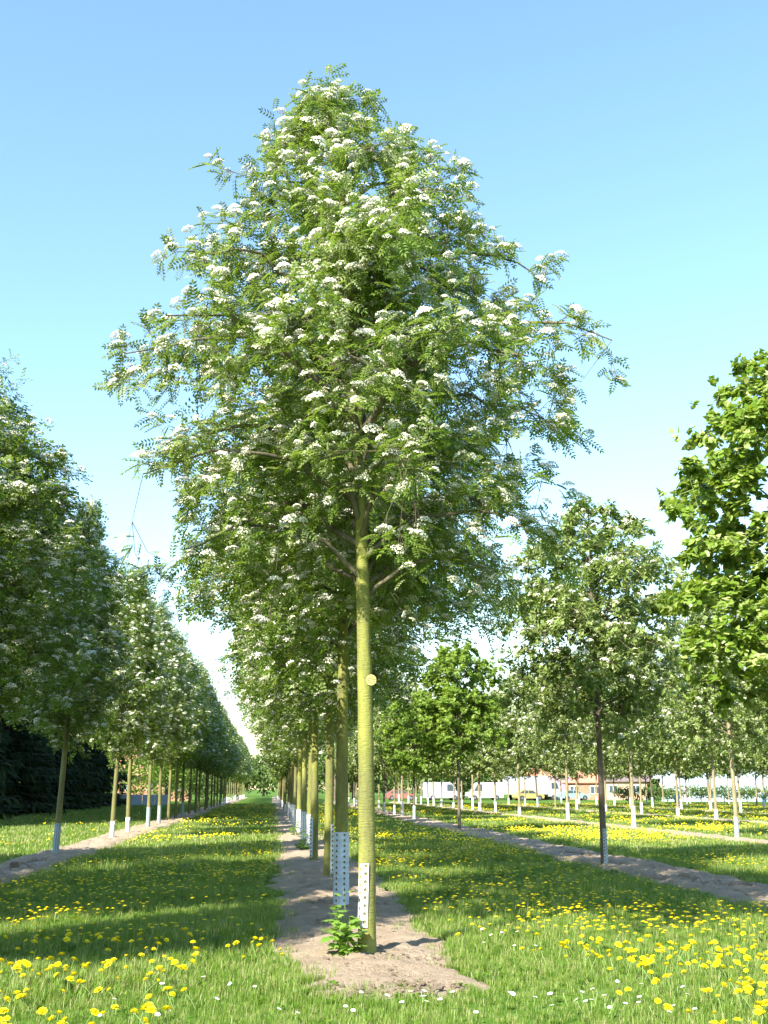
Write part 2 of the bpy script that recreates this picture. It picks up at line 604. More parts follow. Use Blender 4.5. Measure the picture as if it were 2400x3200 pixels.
CL = [proto('soil_clod', clod(k)) for k in range(4)]
P, S = [], []
for (k, y0, y1, n) in ((0, 9.4, 24, 1500), (1, 12, 60, 1500), (2, 12, 45, 1500)):
    s = STRIPS[k]
    y = y0 + (y1 - y0) * rng.random(n) ** 1.5
    a, b_ = strip_edges(y, s)
    t = rng.uniform(.08, .92, n)
    x = a + (b_ - a) * t
    z = {0: .05, 1: .09, 2: .08}[k] * (1 - np.abs(2 * t - 1) ** 2.6)
    P.append(np.stack([x, y, z], 1))
    S.append(np.exp(rng.normal(-4.6, .6, n)).clip(.004, .05) * (1 if k == 0 else 2.2))
P = np.concatenate(P)
o = scatter('soil_clods', CL, P, rng.uniform(0, 6.28, len(P)), np.concatenate(S), rng.integers(0, 4, len(P)))
tag(o, 'loose crumbs and clods lying on the soil strips', 'soil clods', kind='stuff')

# ------------------------------------------------------------------ dandelions and daisies
def dandelion_head(seed):
    r = np.random.default_rng(seed)
    g = Geo()
    for ring, (n, l, el) in enumerate(((15, .027, .12), (13, .022, .45), (9, .015, .9), (5, .008, 1.3))):
        for k in range(n):
            a = 6.283 * k / n + r.uniform(-.15, .15) + ring
            e = el + r.uniform(-.12, .12)
            d = np.array([math.cos(a) * math.cos(e), math.sin(a) * math.cos(e), math.sin(e)])
            s = np.array([-math.sin(a), math.cos(a), 0]) * .0042
            c = np.array([0, 0, .002 * ring])
            g.add([c - s * .5, c + s * .5, c + d * l + s, c + d * l - s], q=[(0, 1, 2, 3)], tint=r.uniform(.2, .9))
    return g.build('flower_head', M['dandelion'])


def stem_mesh(h, bend):
    g = Geo()
    t = np.linspace(0, 1, 5)
    g.tube(np.stack([bend * (t ** 2 - 1), 0 * t, h * (t - 1)], 1), .0028, 5, cap=False)
    return g.build('stem', M['stem'])

heads = [dandelion_head(k) for k in range(3)]
stems = [stem_mesh(.20, b_) for b_ in (-.04, .02, .05)]
pts = []
for (y0, y1, d) in ((6.8, 11, 44), (11, 16, 36), (16, 26, 34), (26, 34, 22), (34, 45, 5.0), (45, 120, 1.6)):
    P = sample(y0, y1, d, int(y0 * 7) + 1)
    P = P[~on_soil(P[:, 0], P[:, 1], .04)]
    x, y = P[:, 0], P[:, 1]
    patch = 1 / (1 + np.exp(-3.2 * (wave(x, y, 31, .55) - .25)))
    region = np.where(x > 2.0, .95, np.where(x > -4.5, .62, .06))
    region = np.where((x > 2) & (y < 8.6) & (x < 2.6), .4, region)
    region = np.where((x < 3.0 - .18 * (y - 9)) & (x > 1.6) & (y < 12), .10, region)
    region = np.where((np.abs(x - 1) < 1.6) & (y < 11), .03, region)
    region = np.where((x < 1) & (y > 20) & (y < 40), .65, region)
    keep = rng.random(len(P)) < np.clip(patch * region * 1.35 + np.where((x > 2.3) & (y < 15), .62 * np.clip((x - 2.3) * .8, 0, 1), 0), 0, 1)
    pts.append(P[keep])
P = np.concatenate(pts)
dist = np.hypot(P[:, 0], P[:, 1])
xx, yy, zz = px(P + np.array([0, 0, .15]))
vis = (xx > 0) & (xx < 2400) & (yy < 3195)
order = np.argsort(np.where(vis, dist, 1e3 + dist))
near, rest = P[order[:300]], P[order[300:]]
for k, p in enumerate(near):
    h = random.uniform(.09, .19)
    o = empty('dandelion', (p[0], p[1], h), random.uniform(0, 6.28), 1.0)
    o.rotation_euler = (random.uniform(-.6, .35), random.uniform(-.55, .35), random.uniform(0, 6.28))
    hd = link('flower_head', heads[k % 3], o)
    s_ = random.uniform(.8, 1.5)
    hd.scale = (s_, s_, s_)
    link('stem', stems[k % 3], o)
    tag(o, 'open yellow dandelion flower on a thin stem in the grass', 'dandelion', 'dandelions in the meadow')


def dandelion_far(seed, sz):
    r = np.random.default_rng(seed)
    g = Geo()
    for k in range(5):
        x, y, h = r.normal(0, .22, 2).tolist() + [r.uniform(.10, .18)]
        a = np.linspace(0, 6.283, 7)[:-1]
        rim = np.stack([x + sz * np.cos(a), y + sz * np.sin(a), h + 0 * a], 1)
        top = np.stack([x + sz * .6 * np.cos(a), y + sz * .6 * np.sin(a), h + .45 * sz + 0 * a], 1)
        c = np.array([[x, y, h + .6 * sz]])
        vv = np.concatenate([rim, top, c])
        j = np.arange(6)
        jn_ = (j + 1) % 6
        g.add(vv, q=np.stack([j, jn_, 6 + jn_, 6 + j], 1), t=np.stack([6 + j, 6 + jn_, 0 * j + 12], 1), tint=r.uniform(.1, .9))
    return g


def dandelion_one(seed):
    r = np.random.default_rng(seed)
    g = Geo()
    for ring, (n, l, el) in enumerate(((9, .027, .12), (7, .019, .6), (4, .010, 1.1))):
        for k in range(n):
            a = 6.283 * k / n + ring
            d = np.array([math.cos(a) * math.cos(el), math.sin(a) * math.cos(el), math.sin(el)])
            s = np.array([-math.sin(a), math.cos(a), 0]) * .006
            c = np.array([0, 0, .15])
            g.add([c - s * .5, c + s * .5, c + d * l + s, c + d * l - s], q=[(0, 1, 2, 3)], tint=r.uniform(.2, .9))
    return g

DM = [proto('dandelion_far', dandelion_one(k).build('dandelion_far', M['dandelion'])) for k in range(2)]
DM += [proto('dandelion_far', dandelion_far(k, .028).build('dandelion_far', M['dandelion'])) for k in range(3)]
y = rest[:, 1]
idx = np.where(y < 34, rng.integers(0, 2, len(y)), rng.integers(2, 5, len(y)))
o = scatter('dandelion_carpet', DM, rest, rng.uniform(0, 6.28, len(y)), np.where(y < 34, rng.uniform(.85, 1.25, len(y)), rng.uniform(.9, 1.3, len(y))), idx)
tag(o, 'carpet of small yellow dandelions across the farther meadow', 'dandelions', kind='stuff')


def daisy_mesh():
    g = Geo()
    for k in range(12):
        a = 6.283 * k / 12
        d = np.array([math.cos(a), math.sin(a), .25])
        s = np.array([-math.sin(a), math.cos(a), 0]) * .0035
        g.add([-s * .5, s * .5, d * .016 + s, d * .016 - s], q=[(0, 1, 2, 3)])
    return g.build('petals', M['daisy'])

dm, dc = daisy_mesh(), Geo()
a = np.linspace(0, 6.283, 8)[:-1]
dc.add(np.concatenate([np.stack([.004 * np.cos(a), .004 * np.sin(a), 0 * a + .003], 1), [[0, 0, .006]]]),
       t=[(k, (k + 1) % 7, 7) for k in range(7)])
dcm = dc.build('flower_eye', M['dandelion'])
dst = stem_mesh(.09, .01)
# daisies: photo spots along the bottom, centre to right, turned into ground points
for k in range(74):
    if k < 26:
        X, Y = random.gauss(2.55, .35), random.gauss(8.9, .35)
    elif k < 50:
        X, Y = random.uniform(-.2, 2.4), random.uniform(8.3, 9.2)
    elif k < 62:
        X, Y = random.gauss(2.5, .4), random.gauss(12.4, 1.0)
    else:
        X, Y = random.uniform(-1.2, .1), random.uniform(8.4, 11.5)
    if on_soil(np.array([X]), np.array([Y]), .02)[0]:
        continue
    o = empty('daisy', (X, Y, random.uniform(.07, .10)), random.uniform(0, 6.28), random.uniform(1.0, 1.35))
    o.rotation_euler = (random.uniform(-.6, .1), random.uniform(-.3, .3), random.uniform(0, 6.28))
    link('petals', dm, o)
    link('flower_eye', dcm, o)
    link('stem', dst, o)
    tag(o, 'small white daisy standing low in the short grass', 'daisy', 'daisies in the short grass')

# ------------------------------------------------------------------ leaf templates (axis +Y, face +Z)
def tpl_rowan(pairs, ln=.19, lw=.054, wd=.0195, rach=True):
    V, T = [], []
    def leaflet(o, d, l, w):
        d = np.array(d, float); d /= np.linalg.norm(d)
        s = np.cross(d, [0, 0, 1.0]); s /= np.linalg.norm(s)
        b0 = len(V)
        V.extend([o, o + d * l * .48 - s * w / 2 + [0, 0, .004], o + d * l + [0, 0, -.006], o + d * l * .48 + s * w / 2 + [0, 0, .004]])
        T.extend([(b0, b0 + 3, b0 + 2), (b0, b0 + 2, b0 + 1)])
    droop = lambda t: -.055 * t ** 2
    for k in range(pairs):
        t = .22 + .70 * k / max(1, pairs - 1)
        o = np.array([0, ln * t, droop(t)])
        l = lw * (1 - .35 * abs(t - .5))
        for s in (-1, 1):
            leaflet(o, (s, .55, -.10), l, wd)
    leaflet(np.array([0, ln * .93, droop(.93)]), (0, 1, -.35), lw, wd)
    if rach:
        b0 = len(V)
        V.extend([np.array([-.0018, 0, 0]), np.array([.0018, 0, 0]), np.array([0, ln * .6, droop(.6)]), np.array([0, ln, droop(1)])])
        T.extend([(b0, b0 + 1, b0 + 2), (b0 + 2, b0 + 1, b0 + 3)])
    return np.array(V), np.array(T)


def tpl_oval(l, w):
    V = np.array([(0, 0, 0), (-w / 2, l * .42, .012), (0, l, -.02), (w / 2, l * .42, .012), (0, l * .45, -.004)])
    T = np.array([(0, 3, 4), (0, 4, 1), (1, 4, 2), (4, 3, 2)])
    return V, T


def tpl_lobed(l, w):
    a = [(0, 0), (.30, .02), (.50, .30), (.30, .36), (.42, .70), (.17, .62), (0, 1.0), (-.17, .62), (-.42, .70), (-.30, .36), (-.50, .30), (-.30, .02)]
    V = [np.array([x * w, y * l, -.05 * l * (x * x * 4 + y * y * 1.5)]) for x, y in a] + [np.array([0, .4 * l, .02 * l])]
    n = len(a)
    T = [(k, (k + 1) % n, n) for k in range(n)]
    return np.array(V), np.array(T)[:, ::-1] if False else np.array(T)


def tpl_heart(l, w):
    a = [(0, .06), (.28, -.02), (.5, .25), (.42, .55), (.18, .82), (0, 1.0), (-.18, .82), (-.42, .55), (-.5, .25), (-.28, -.02)]
    V = [np.array([x * w, y * l, -.04 * l * (x * x * 5 + y * y)]) for x, y in a] + [np.array([0, .4 * l, .02 * l])]
    n = len(a)
    return np.array(V), np.array([(k, (k + 1) % n, n) for k in range(n)])


def tpl_corymb(n, rad, seed, petal=.011):
    """domed flower cluster"""
    r = np.random.default_rng(seed)
    V, T = [], []
    for k in range(n):
        a, q = 2.4 * k, math.sqrt((k + .5) / n)
        c = np.array([rad * q * math.cos(a), rad * q * math.sin(a), rad * .55 * (1 - q * q) + r.uniform(-.006, .006)])
        for e in range(1):
            d = np.array([math.cos(a) * q * .9, math.sin(a) * q * .9, .8]) + r.normal(0, .3, 3)
            d /= np.linalg.norm(d)
            s = np.cross(d, [.3, .5, .1]); s /= np.linalg.norm(s)
            t = np.cross(d, s)
            p = petal * r.uniform(.7, 1.3)
            b0 = len(V)
            V.extend([c + s * p, c + t * p, c - s * p, c - t * p, c + d * p * .9])
            T.extend([(b0, b0 + 1, b0 + 4), (b0 + 1, b0 + 2, b0 + 4), (b0 + 2, b0 + 3, b0 + 4), (b0 + 3, b0, b0 + 4)])
    return np.array(V), np.array(T)


def unit(v):
    return v / (np.linalg.norm(v, axis=-1, keepdims=True) + 1e-9)

# ------------------------------------------------------------------ tree skeleton
def skeleton(seed, H, zb, prof, n_limb, twigs, tw_len, lean=(0, 0), droop=.25, steep=1.0, r0=.08, clear=.45, tufts=3, front_clear=0.0, fill=0):
    """returns trunk centreline/radii, limb tubes, tufts (position, direction)"""
    r = np.random.default_rng(seed)
    zt = np.linspace(0, 1, 26)
    wob = np.stack([.03 * np.sin(zt * 7 + seed), .03 * np.cos(zt * 5 + seed * 2), 0 * zt], 1) * (zt * H)[:, None] * .12
    axis = np.stack([lean[0] * zt ** 2.4, lean[1] * zt ** 2.4, zt * H * .97], 1) + wob
    rad = r0 * (1 - .24 * np.clip(zt * H / zb, 0, 1))
    up = np.clip((zt * H - zb) / (H - zb), 0, 1)
    rad = rad * (1 - up) ** .85 + .008
    ax = lambda z: np.array([np.interp(z, axis[:, 2], axis[:, 0]), np.interp(z, axis[:, 2], axis[:, 1]), z])
    limbs, tuf, tdir, small = [], [], [], []
    for k in range(n_limb):
        f = (k + r.uniform(0, .7)) / n_limb
        z0 = zb + (H * .955 - zb) * f ** 1.18
        az = 2.39996 * k + r.uniform(-.45, .45)
        if z0 < front_clear and abs((az + math.pi / 2 + math.pi) % (2 * math.pi) - math.pi) < 1.15:
            az += 2.2
        ze = z0 + r.uniform(.05, .75) * (1.12 - f) * steep * 1.7
        ze = min(ze, H * .985)
        if f < .2:
            ze = z0 + r.uniform(-.1, .6)
        R_ = prof(ze) * r.choice([r.uniform(.65, 1.08), r.uniform(.65, 1.08), r.uniform(1.0, 1.26)])
        o = ax(z0)
        d = np.array([math.cos(az), math.sin(az), 0])
        e = ax(min(ze, H * .96)) + d * R_
        e[2] = ze
        ctl = o + d * R_ * .42 + np.array([0, 0, (ze - z0) * .62 + .32 * R_ * steep])
        t = np.linspace(0, 1, 9)[:, None]
        P = (1 - t) ** 2 * o + 2 * t * (1 - t) * ctl + t * t * e
        P[1:-1] += r.normal(0, .018, (7, 3)) * R_
        P[-2:, 2] -= droop * .12 * R_
        rr = np.linspace(1, .16, 9) * (.012 + .011 * R_) * (r0 / .08) ** .6
        limbs.append((P, rr))
        L = np.linalg.norm(np.diff(P, axis=0), axis=1).sum()
        nt_ = max(3, int(twigs * L))
        for q in range(nt_):
            tt = clear * min(1, 1.0 / max(R_, .4)) + (1 - clear * min(1, 1.0 / max(R_, .4))) * (q + r.random()) / nt_
            tt = min(tt, 1.0)
            i = min(int(tt * 8), 7)
            b = P[i] + (P[i + 1] - P[i]) * (tt * 8 - i)
            ld = unit(P[i + 1] - P[i])
            side = unit(np.cross(ld, [0, 0, 1.0]) * r.choice([-1, 1]) + r.normal(0, .5, 3))
            td = unit(ld * r.uniform(.3, 1.0) + side * r.uniform(.5, 1.1) + np.array([0, 0, r.uniform(-.35, .55)]))
            tl = tw_len * r.uniform(.45, 1.25) * (1.15 - .45 * tt) * min(1, .28 + R_ * .5)
            m_ = b + td * tl * .55 + np.array([0, 0, .05 * tl])
            en = b + td * tl + np.array([0, 0, -droop * tl * r.uniform(0, .7)])
            small.append(np.array([b, m_, en]))
            tuf.append(en); tdir.append(unit(en - m_) + np.array([0, 0, .35]))
            for u_ in range(tufts - 1):
                w = r.uniform(.25, .85)
                base = b + (en - b) * w
                sd2 = unit(r.normal(0, 1, 3) + td * .6 + np.array([0, 0, .35]))
                e2 = base + sd2 * tl * r.uniform(.18, .42)
                small.append(np.array([base, (base + e2) / 2 + [0, 0, .01], e2]))
                tuf.append(e2); tdir.append(sd2 + np.array([0, 0, .3]))
    # shoots that fill the crown evenly between the limbs
    if fill:
        LP = np.concatenate([P_[2:] for P_, _ in limbs])
        zs = np.linspace(zb - .35, H * .97, 60)
        w_ = np.array([prof(z) for z in zs]) ** 1.25
        zz_ = r.choice(zs, fill, p=w_ / w_.sum()) + r.uniform(-.06, .06, fill)
        for z in zz_:
            a_, q_ = r.uniform(0, 6.283), prof(z) * math.sqrt(r.uniform(.12, 1.0)) * (1 + .10 * math.sin(3 * z + seed) + r.normal(0, .06))
            pt_ = ax(z) + np.array([math.cos(a_) * q_, math.sin(a_) * q_, 0])
            if z < front_clear and math.sin(a_) < -.35 and q_ < 1.6:
                continue
            dd = np.linalg.norm(LP - pt_ + np.array([0, 0, -.12]), axis=1)
            i = int(np.argmin(dd))
            if dd[i] > 1.15:
                continue
            b = LP[i]
            small.append(np.array([b, (b + pt_) / 2 + np.array([0, 0, .04 - .05 * dd[i]]), pt_]))
            od = np.array([math.cos(a_), math.sin(a_), 0])
            tuf.append(pt_); tdir.append(unit(pt_ - b) * .5 + od * .5 + np.array([0, 0, r.uniform(.1, 1.0)]))
            for u_ in range(2):
                e2 = pt_ + r.normal(0, .13, 3)
                small.append(np.array([b + (pt_ - b) * .7, (pt_ + e2) / 2, e2]))
                tuf.append(e2); tdir.append(od * .4 + r.normal(0, .5, 3) + np.array([0, 0, .6]))
    # leader shoots
    for q in range(7):
        b = ax(H * r.uniform(.86, .95))
        e = b + np.array([r.normal(0, .14), r.normal(0, .14), r.uniform(.2, .45)]) * H / 10
        e[2] = min(e[2], H * .995)
        small.append(np.array([b, (b + e) / 2, e]))
        tuf.append(e); tdir.append(np.array([r.normal(0, .3), r.normal(0, .3), 1.0]))
    return axis, rad, limbs, small, np.array(tuf), unit(np.array(tdir)), ax


def tuft_leaves(r, tuf, tdir, k, spread=(.5, 1.15), droop=.25, jit=.03):
    n = len(tuf)
    p = np.repeat(tuf, k, 0)
    d = np.repeat(tdir, k, 0)
    ref = np.where(np.abs(d[:, :1]) < .8, np.array([[1.0, 0, 0]]), np.array([[0, 1.0, 0]]))
    a = unit(np.cross(d, ref))
    b = np.cross(d, a)
    th = np.tile(np.arange(k) * 2.39996, n) + np.repeat(r.uniform(0, 6.28, n), k) + r.normal(0, .3, n * k)
    el = r.uniform(spread[0], spread[1], n * k)
    ax_ = np.cos(el)[:, None] * d + np.sin(el)[:, None] * (np.cos(th)[:, None] * a + np.sin(th)[:, None] * b)
    ax_ = ax_ + np.array([0, 0, -droop]) + r.normal(0, .12, (n * k, 3))
    pos = p - d * r.uniform(0, .06, n * k)[:, None] + r.normal(0, jit, (n * k, 3))
    upv = d * .8 + np.array([0, 0, .9]) + r.normal(0, .35, (n * k, 3))
    return pos, frames(ax_, upv)


def wood_geo(limbs, small, lim_sides=6, tw=.0035, tw_sides=3):
    g = Geo()
    for P, rr in limbs:
        g.tube(P, rr, lim_sides, cap=False)
    for P in small:
        g.tube(P, [tw, tw * .8, tw * .4], tw_sides, cap=False)
    return g


def trunk_geo(axis, rad, sides=14, dense=5):
    g = Geo()
    t = np.linspace(0, 1, len(axis))
    t2 = np.linspace(0, 1, len(axis) * dense)
    A = np.stack([np.interp(t2, t, axis[:, k]) for k in range(3)], 1)
    rr = np.interp(t2, t, rad)
    z = A[:, 2]
    rr = rr * (1 + .018 * np.sin(z * 9 + 1) + .014 * np.sin(z * 23.0) + .05 * np.exp(-((z % .83) - .4) ** 2 / .002) * (z > .3))
    rr = rr * (1 + .22 * np.exp(-np.maximum(z, 0) / .06))
    A[0, 2] = -.08
    g.tube(A, rr, sides, cap=True, wob=.010)
    return g


def crown_set(r, seed, tuf, tdir, axf, prof, kleaf, leaf_t, lscale, droop, flower_p, cor_t, spread=(.5, 1.15), cr=None, tint_lo=.15, tint_hi=.8):
    pos, Rm = tuft_leaves(r, tuf, tdir, kleaf, spread, droop)
    n = len(pos)
    clump = wave(pos[:, 0] * 1.3, pos[:, 1] * 1.3 + pos[:, 2] * 1.7, seed + 5, 1.2)
    ti = np.clip(r.uniform(tint_lo, tint_hi, n) + .14 * clump, 0, .92)
    ti[r.random(n) < .05] = .97
    sc = lscale * r.uniform(.7, 1.15, n)
    fl = r.random(len(tuf)) < flower_p
    fp = tuf[fl] + tdir[fl] * .05 + np.array([0, 0, .03])
    fax = unit(tdir[fl] * .5 + np.array([0, 0, .9]) + r.normal(0, .25, (fl.sum(), 3)))
    fr = frames(fax, r.normal(0, 1, (fl.sum(), 3)))
    fR = np.stack([fr[:, :, 0], fr[:, :, 2], fr[:, :, 1]], axis=2)     # cluster z along the axis
    fR[:, :, 1] *= -1
    return pos, Rm, sc, ti, fp, fR, r.uniform(.7, 1.45, len(fp))

# ------------------------------------------------------------------ the tagged rowan in front
def interp_prof(pairs):
    z, w = zip(*pairs)
    return lambda q: float(np.interp(q, z, w))

hero_prof = interp_prof([(2.9, .8), (3.3, 1.5), (3.9, 2.15), (4.6, 2.42), (5.5, 2.45), (6.4, 2.2), (7.4, 1.78), (8.3, 1.22), (9.1, .62), (9.6, .16), (9.95, .04)])
HX, HY = .965, 11.67
TR = {}


def tree_tag(root, z, rad_x):
    g = Geo()
    a = np.linspace(0, 6.283, 33)[:-1]
    rr = .055
    fr_, bk = -.004, .002
    V = [np.stack([rr * np.cos(a), 0 * a + fr_, rr * np.sin(a)], 1), np.stack([rr * np.cos(a), 0 * a + bk, rr * np.sin(a)], 1), [[0, fr_, 0], [0, bk, 0]]]
    j = np.arange(32); k = (j + 1) % 32
    g.add(np.concatenate(V), q=np.stack([j, 32 + j, 32 + k, k], 1), t=np.concatenate([np.stack([j, k, 0 * j + 64], 1), np.stack([32 + k, 32 + j, 0 * j + 65], 1)]))
    o = link('tree_tag', g.build('tree_tag', M['tag_yellow']), root)
    o['label'] = 'round yellow tag with four lines of faint print'
    p = Geo()
    r = random.Random(4)
    for li, (zz_, half) in enumerate(((.030, .022), (.011, .042), (-.009, .044), (-.030, .030))):
        x = -half
        while x < half:
            w = r.uniform(.005, .011)
            p.box((x + w / 2, -.0052, zz_ + r.uniform(-.001, .001)), (w, .001, r.uniform(.005, .0085)))
            x += w + r.uniform(.002, .005)
    link('print', p.build('print', M['print_dark']), o)
    n_ = Geo()
    n_.tube([(0, .03, .046), (0, -.009, .046)], .003, 8)
    link('nail', n_.build('nail', M['nail']), o)
    o.location = (rad_x - .004, -.082, z)
    o.rotation_euler = (R(4), R(9), R(14))
    return o


def perforated(name, mat, radius, z0, z1, a0, a1, cols, rows, hole=.62, stagger=True, tilt=(0, 0), flare=0.0, thick=.002):
    """curved plastic sheet with real holes, wrapped round a trunk from angle a0 to a1"""
    g = Geo()
    da, dz = (a1 - a0) / cols, (z1 - z0) / rows
    ring = [(-1, -1), (0, -1), (1, -1), (1, 0), (1, 1), (0, 1), (-1, 1), (-1, 0)]
    def pt(u, w):
        t = (w - z0) / (z1 - z0)
        rr = radius + flare * t
        return (rr * math.cos(u) + tilt[0] * t, rr * math.sin(u) + tilt[1] * t, w)
    for c in range(cols):
        for q in range(rows):
            uc, wc = a0 + (c + .5) * da, z0 + (q + .5) * dz
            off = 0
            offw = .2 * dz * (1 if (c % 2) else -1) if stagger else 0
            o8 = [pt(uc + x * da / 2, wc + y * dz / 2) for x, y in ring]
            hr = hole * min(da * radius, dz) / 2
            i8 = []
            for x, y in ring:
                n_ = math.hypot(x, y)
                i8.append(pt(uc + x / n_ * hr / radius, wc + offw + y / n_ * hr))
            g.add(np.array(o8 + i8), q=[(k, (k + 1) % 8, 8 + (k + 1) % 8, 8 + k) for k in range(8)])
    me = g.build(name, mat)
    return me


def add_guard(root, me, label=None):
    o = link('trunk_guard', me, root)
    md = o.modifiers.new('thickness', 'SOLIDIFY')
    md.thickness = .0025
    md.offset = 0
    if label:
        o['label'] = label
    return o

r = np.random.default_rng(3)
axis, rad, limbs, small, tuf, tdir, axf = skeleton(3, 9.9, 3.5, hero_prof, 64, 5.0, .52, lean=(-.52, -.1), droop=.30, steep=1.2, r0=.083, tufts=3, front_clear=4.1, clear=.3, fill=360)
# long shoots that break the outline, as in the photo (direction, length, height)
hero = empty('rowan_tree', (HX, HY, 0))
tag(hero, 'tall white flowering rowan with round yellow tag on its trunk', 'tree')
link('trunk', trunk_geo(axis, rad, 18, 6).build('trunk', M['bark_green'], True), hero)
big = [(P, rr) for P, rr in limbs]
link('branches', wood_geo(big, small, 7, .0042).build('branches', M['twig'], True), hero)
TR_hi = tpl_rowan(5, .19, .056, .023)
TR_mid = tpl_rowan(3, .19, .066, .036, False)
TR_low = tpl_rowan(2, .20, .085, .040, False)
COR_hi, COR_mid, COR_low = tpl_corymb(40, .062, 1, .010), tpl_corymb(18, .064, 2, .016), tpl_corymb(9, .07, 3, .027)
pos, Rm, sc, ti, fp, fR, fs = crown_set(r, 3, tuf, tdir, axf, hero_prof, 5, TR_hi, 1.0, .30, .85, COR_hi)
# the outermost leaves and clusters towards the viewer are objects of their own
Pw = pos + np.array([HX, HY, 0])
rad_out = np.hypot(pos[:, 0], pos[:, 1]) / np.array([max(.3, hero_prof(z)) for z in pos[:, 2]])
score = rad_out - .25 * pos[:, 1]
pick = np.argsort(-score)[:300]
rest_ = np.ones(len(pos), bool); rest_[pick] = False
g = Geo()
stamp(g, *TR_hi, pos[rest_], Rm[rest_], sc[rest_], ti[rest_])
o = link('crown', g.build('crown', M['rowan_leaf']), hero)
o['kind'] = 'stuff'
leaf_me = []
for q in range(4):
    lg = Geo(); lg.add(TR_hi[0], t=TR_hi[1], tint=.25 + .15 * q)
    leaf_me.append(lg.build('leaf', M['rowan_leaf']))


def place(o, p, Rm_, s):
    mt = Matrix.Identity(4)
    for a_ in range(3):
        for b_ in range(3):
            mt[a_][b_] = float(Rm_[a_, b_]) * s
        mt[a_][3] = float(p[a_])
    o.matrix_local = mt

for k, i in enumerate(pick):
    place(link('leaf', leaf_me[k % 4], hero), pos[i], Rm[i], float(sc[i]))
fscore = -fp[:, 1] + .15 * np.hypot(fp[:, 0], fp[:, 2] - 6)
ford = np.argsort(-fscore)
cl_me = []
for q in range(3):
    cg = Geo(); tv, tt = tpl_corymb(42, .062, 10 + q, .0105); cg.add(tv, t=tt, tint=.25 + .18 * q)
    cl_me.append(cg.build('flower_cluster', M['petal_white']))
for k, i in enumerate(ford[:300]):
    place(link('flower_cluster', cl_me[k % 3], hero), fp[i], fR[i], float(fs[i]))
g = Geo()
stamp(g, *COR_hi, fp[ford[300:]], fR[ford[300:]], fs[ford[300:]], rng.uniform(.15, .85, len(ford) - 300))
o = link('blossom', g.build('blossom', M['petal_white']), hero)
o['kind'] = 'stuff'
tree_tag(hero, 2.69, .03)
add_guard(hero, perforated('trunk_guard', M['guard_white'], .098, .28, .88, R(196), R(268), 2, 8, .60, True, (.012, 0)),
          'white perforated plastic strip on one side of the trunk')
print('hero leaves', len(pos), 'clusters', len(fp))

# ------------------------------------------------------------------ tree kinds shared by the rows
def build_kind(key, seed, H, zb, prof, n_limb, twigs, tw_len, r0, kleaf, leaf_t, lscale, ldroop, leaf_m, bark, fl_p, cor_t, droop=.25, steep=1.0, spread=(.5, 1.15), tufts=3, lean=(0, 0), sides=10, dense=3, fill=400):
    r = np.random.default_rng(seed)
    pf = interp_prof(prof)
    axis, rad, limbs, small, tuf, tdir, axf = skeleton(seed, H, zb, pf, n_limb, twigs, tw_len, lean, droop, steep, r0, tufts=tufts, fill=fill)
    pos, Rm, sc, ti, fp, fR, fs = crown_set(r, seed, tuf, tdir, axf, pf, kleaf, leaf_t, lscale, ldroop, fl_p, cor_t, spread)
    g = Geo(); stamp(g, *leaf_t, pos, Rm, sc, ti)
    d = dict(trunk=trunk_geo(axis, rad, sides, dense).build('trunk', bark, True),
             branches=wood_geo(limbs, small if sides > 8 else small[::3], 5 if sides > 8 else 4, .004).build('branches', bark if sides <= 8 else M['twig'], True),
             crown=g.build('crown', leaf_m))
    tri = g.tris()
    if len(fp):
        g = Geo(); stamp(g, *cor_t, fp, fR, fs, r.uniform(.3, .95, len(fp)))
        d['blossom'] = g.build('blossom', M['petal_white'])
        tri += g.tris()
    print(key, 'leaves', len(pos), 'tris', tri)
    return d

rowan_prof = [(3.0, .4), (3.4, 1.0), (4.2, 1.4), (5.4, 1.45), (6.6, 1.25), (7.8, .9), (8.8, .5), (9.5, .3), (9.8, .06)]
wide_prof = [(2.9, .6), (3.3, 1.4), (4.2, 2.0), (5.4, 2.15), (6.6, 1.9), (7.8, 1.35), (8.8, .75), (9.5, .3), (9.8, .06)]
beam_prof = [(2.6, .6), (3.0, 1.4), (3.8, 1.95), (5.0, 2.1), (6.0, 1.85), (6.9, 1.3), (7.5, .65), (8.0, .1)]
K = {}
for q in range(2):
    K['rowan_wide%d' % q] = build_kind('rowan wide', 21 + q, 9.8, 3.4, wide_prof, 46, 6.5, .45, .085, 5, TR_mid, 1.0, .28, M['rowan_leaf'], M['bark_green'], .62, COR_mid, tufts=3, steep=1.15, fill=480)
for q in range(2):
    K['rowan%d' % q] = build_kind('rowan', 31 + q, 9.6, 3.1, rowan_prof, 46, 6.5, .42, .075, 5, TR_mid, .95, .28, M['rowan_leaf'], M['bark_olive'], .6, COR_mid, tufts=3, steep=1.15, fill=620)
for q in range(2):
    K['rowan_far%d' % q] = build_kind('rowan far', 41 + q, 9.6, 3.3, rowan_prof, 34, 6, .5, .075, 4, TR_low, 1.25, .25, M['rowan_leaf'], M['bark_olive'], .5, COR_low, sides=8)
OV = tpl_oval(.115, .066)
OVL = tpl_oval(.17, .11)
for q, bk in ((0, 'bark_brown'), (1, 'bark_tan'), (2, 'bark_tan')):
    K['beam%d' % q] = build_kind('whitebeam', 51 + q, 8.0, 3.0, beam_prof, 52, 7, .45, .062, 9, OV, 1.05, .2, M['beam_leaf'], M[bk], .16, COR_mid, spread=(.35, 1.3), tufts=4)
for q, bk in ((0, 'bark_tan'), (1, 'bark_tan'), (2, 'bark_brown')):
    K['beam_far%d' % q] = build_kind('whitebeam far', 61 + q, 7.6, 2.9, [(z * .95, w * .95) for z, w in beam_prof], 40, 6, .45, .06, 7, OVL, 1.0, .2, M['beam_leaf'], M[bk], .14, COR_low, sides=8, spread=(.35, 1.3))
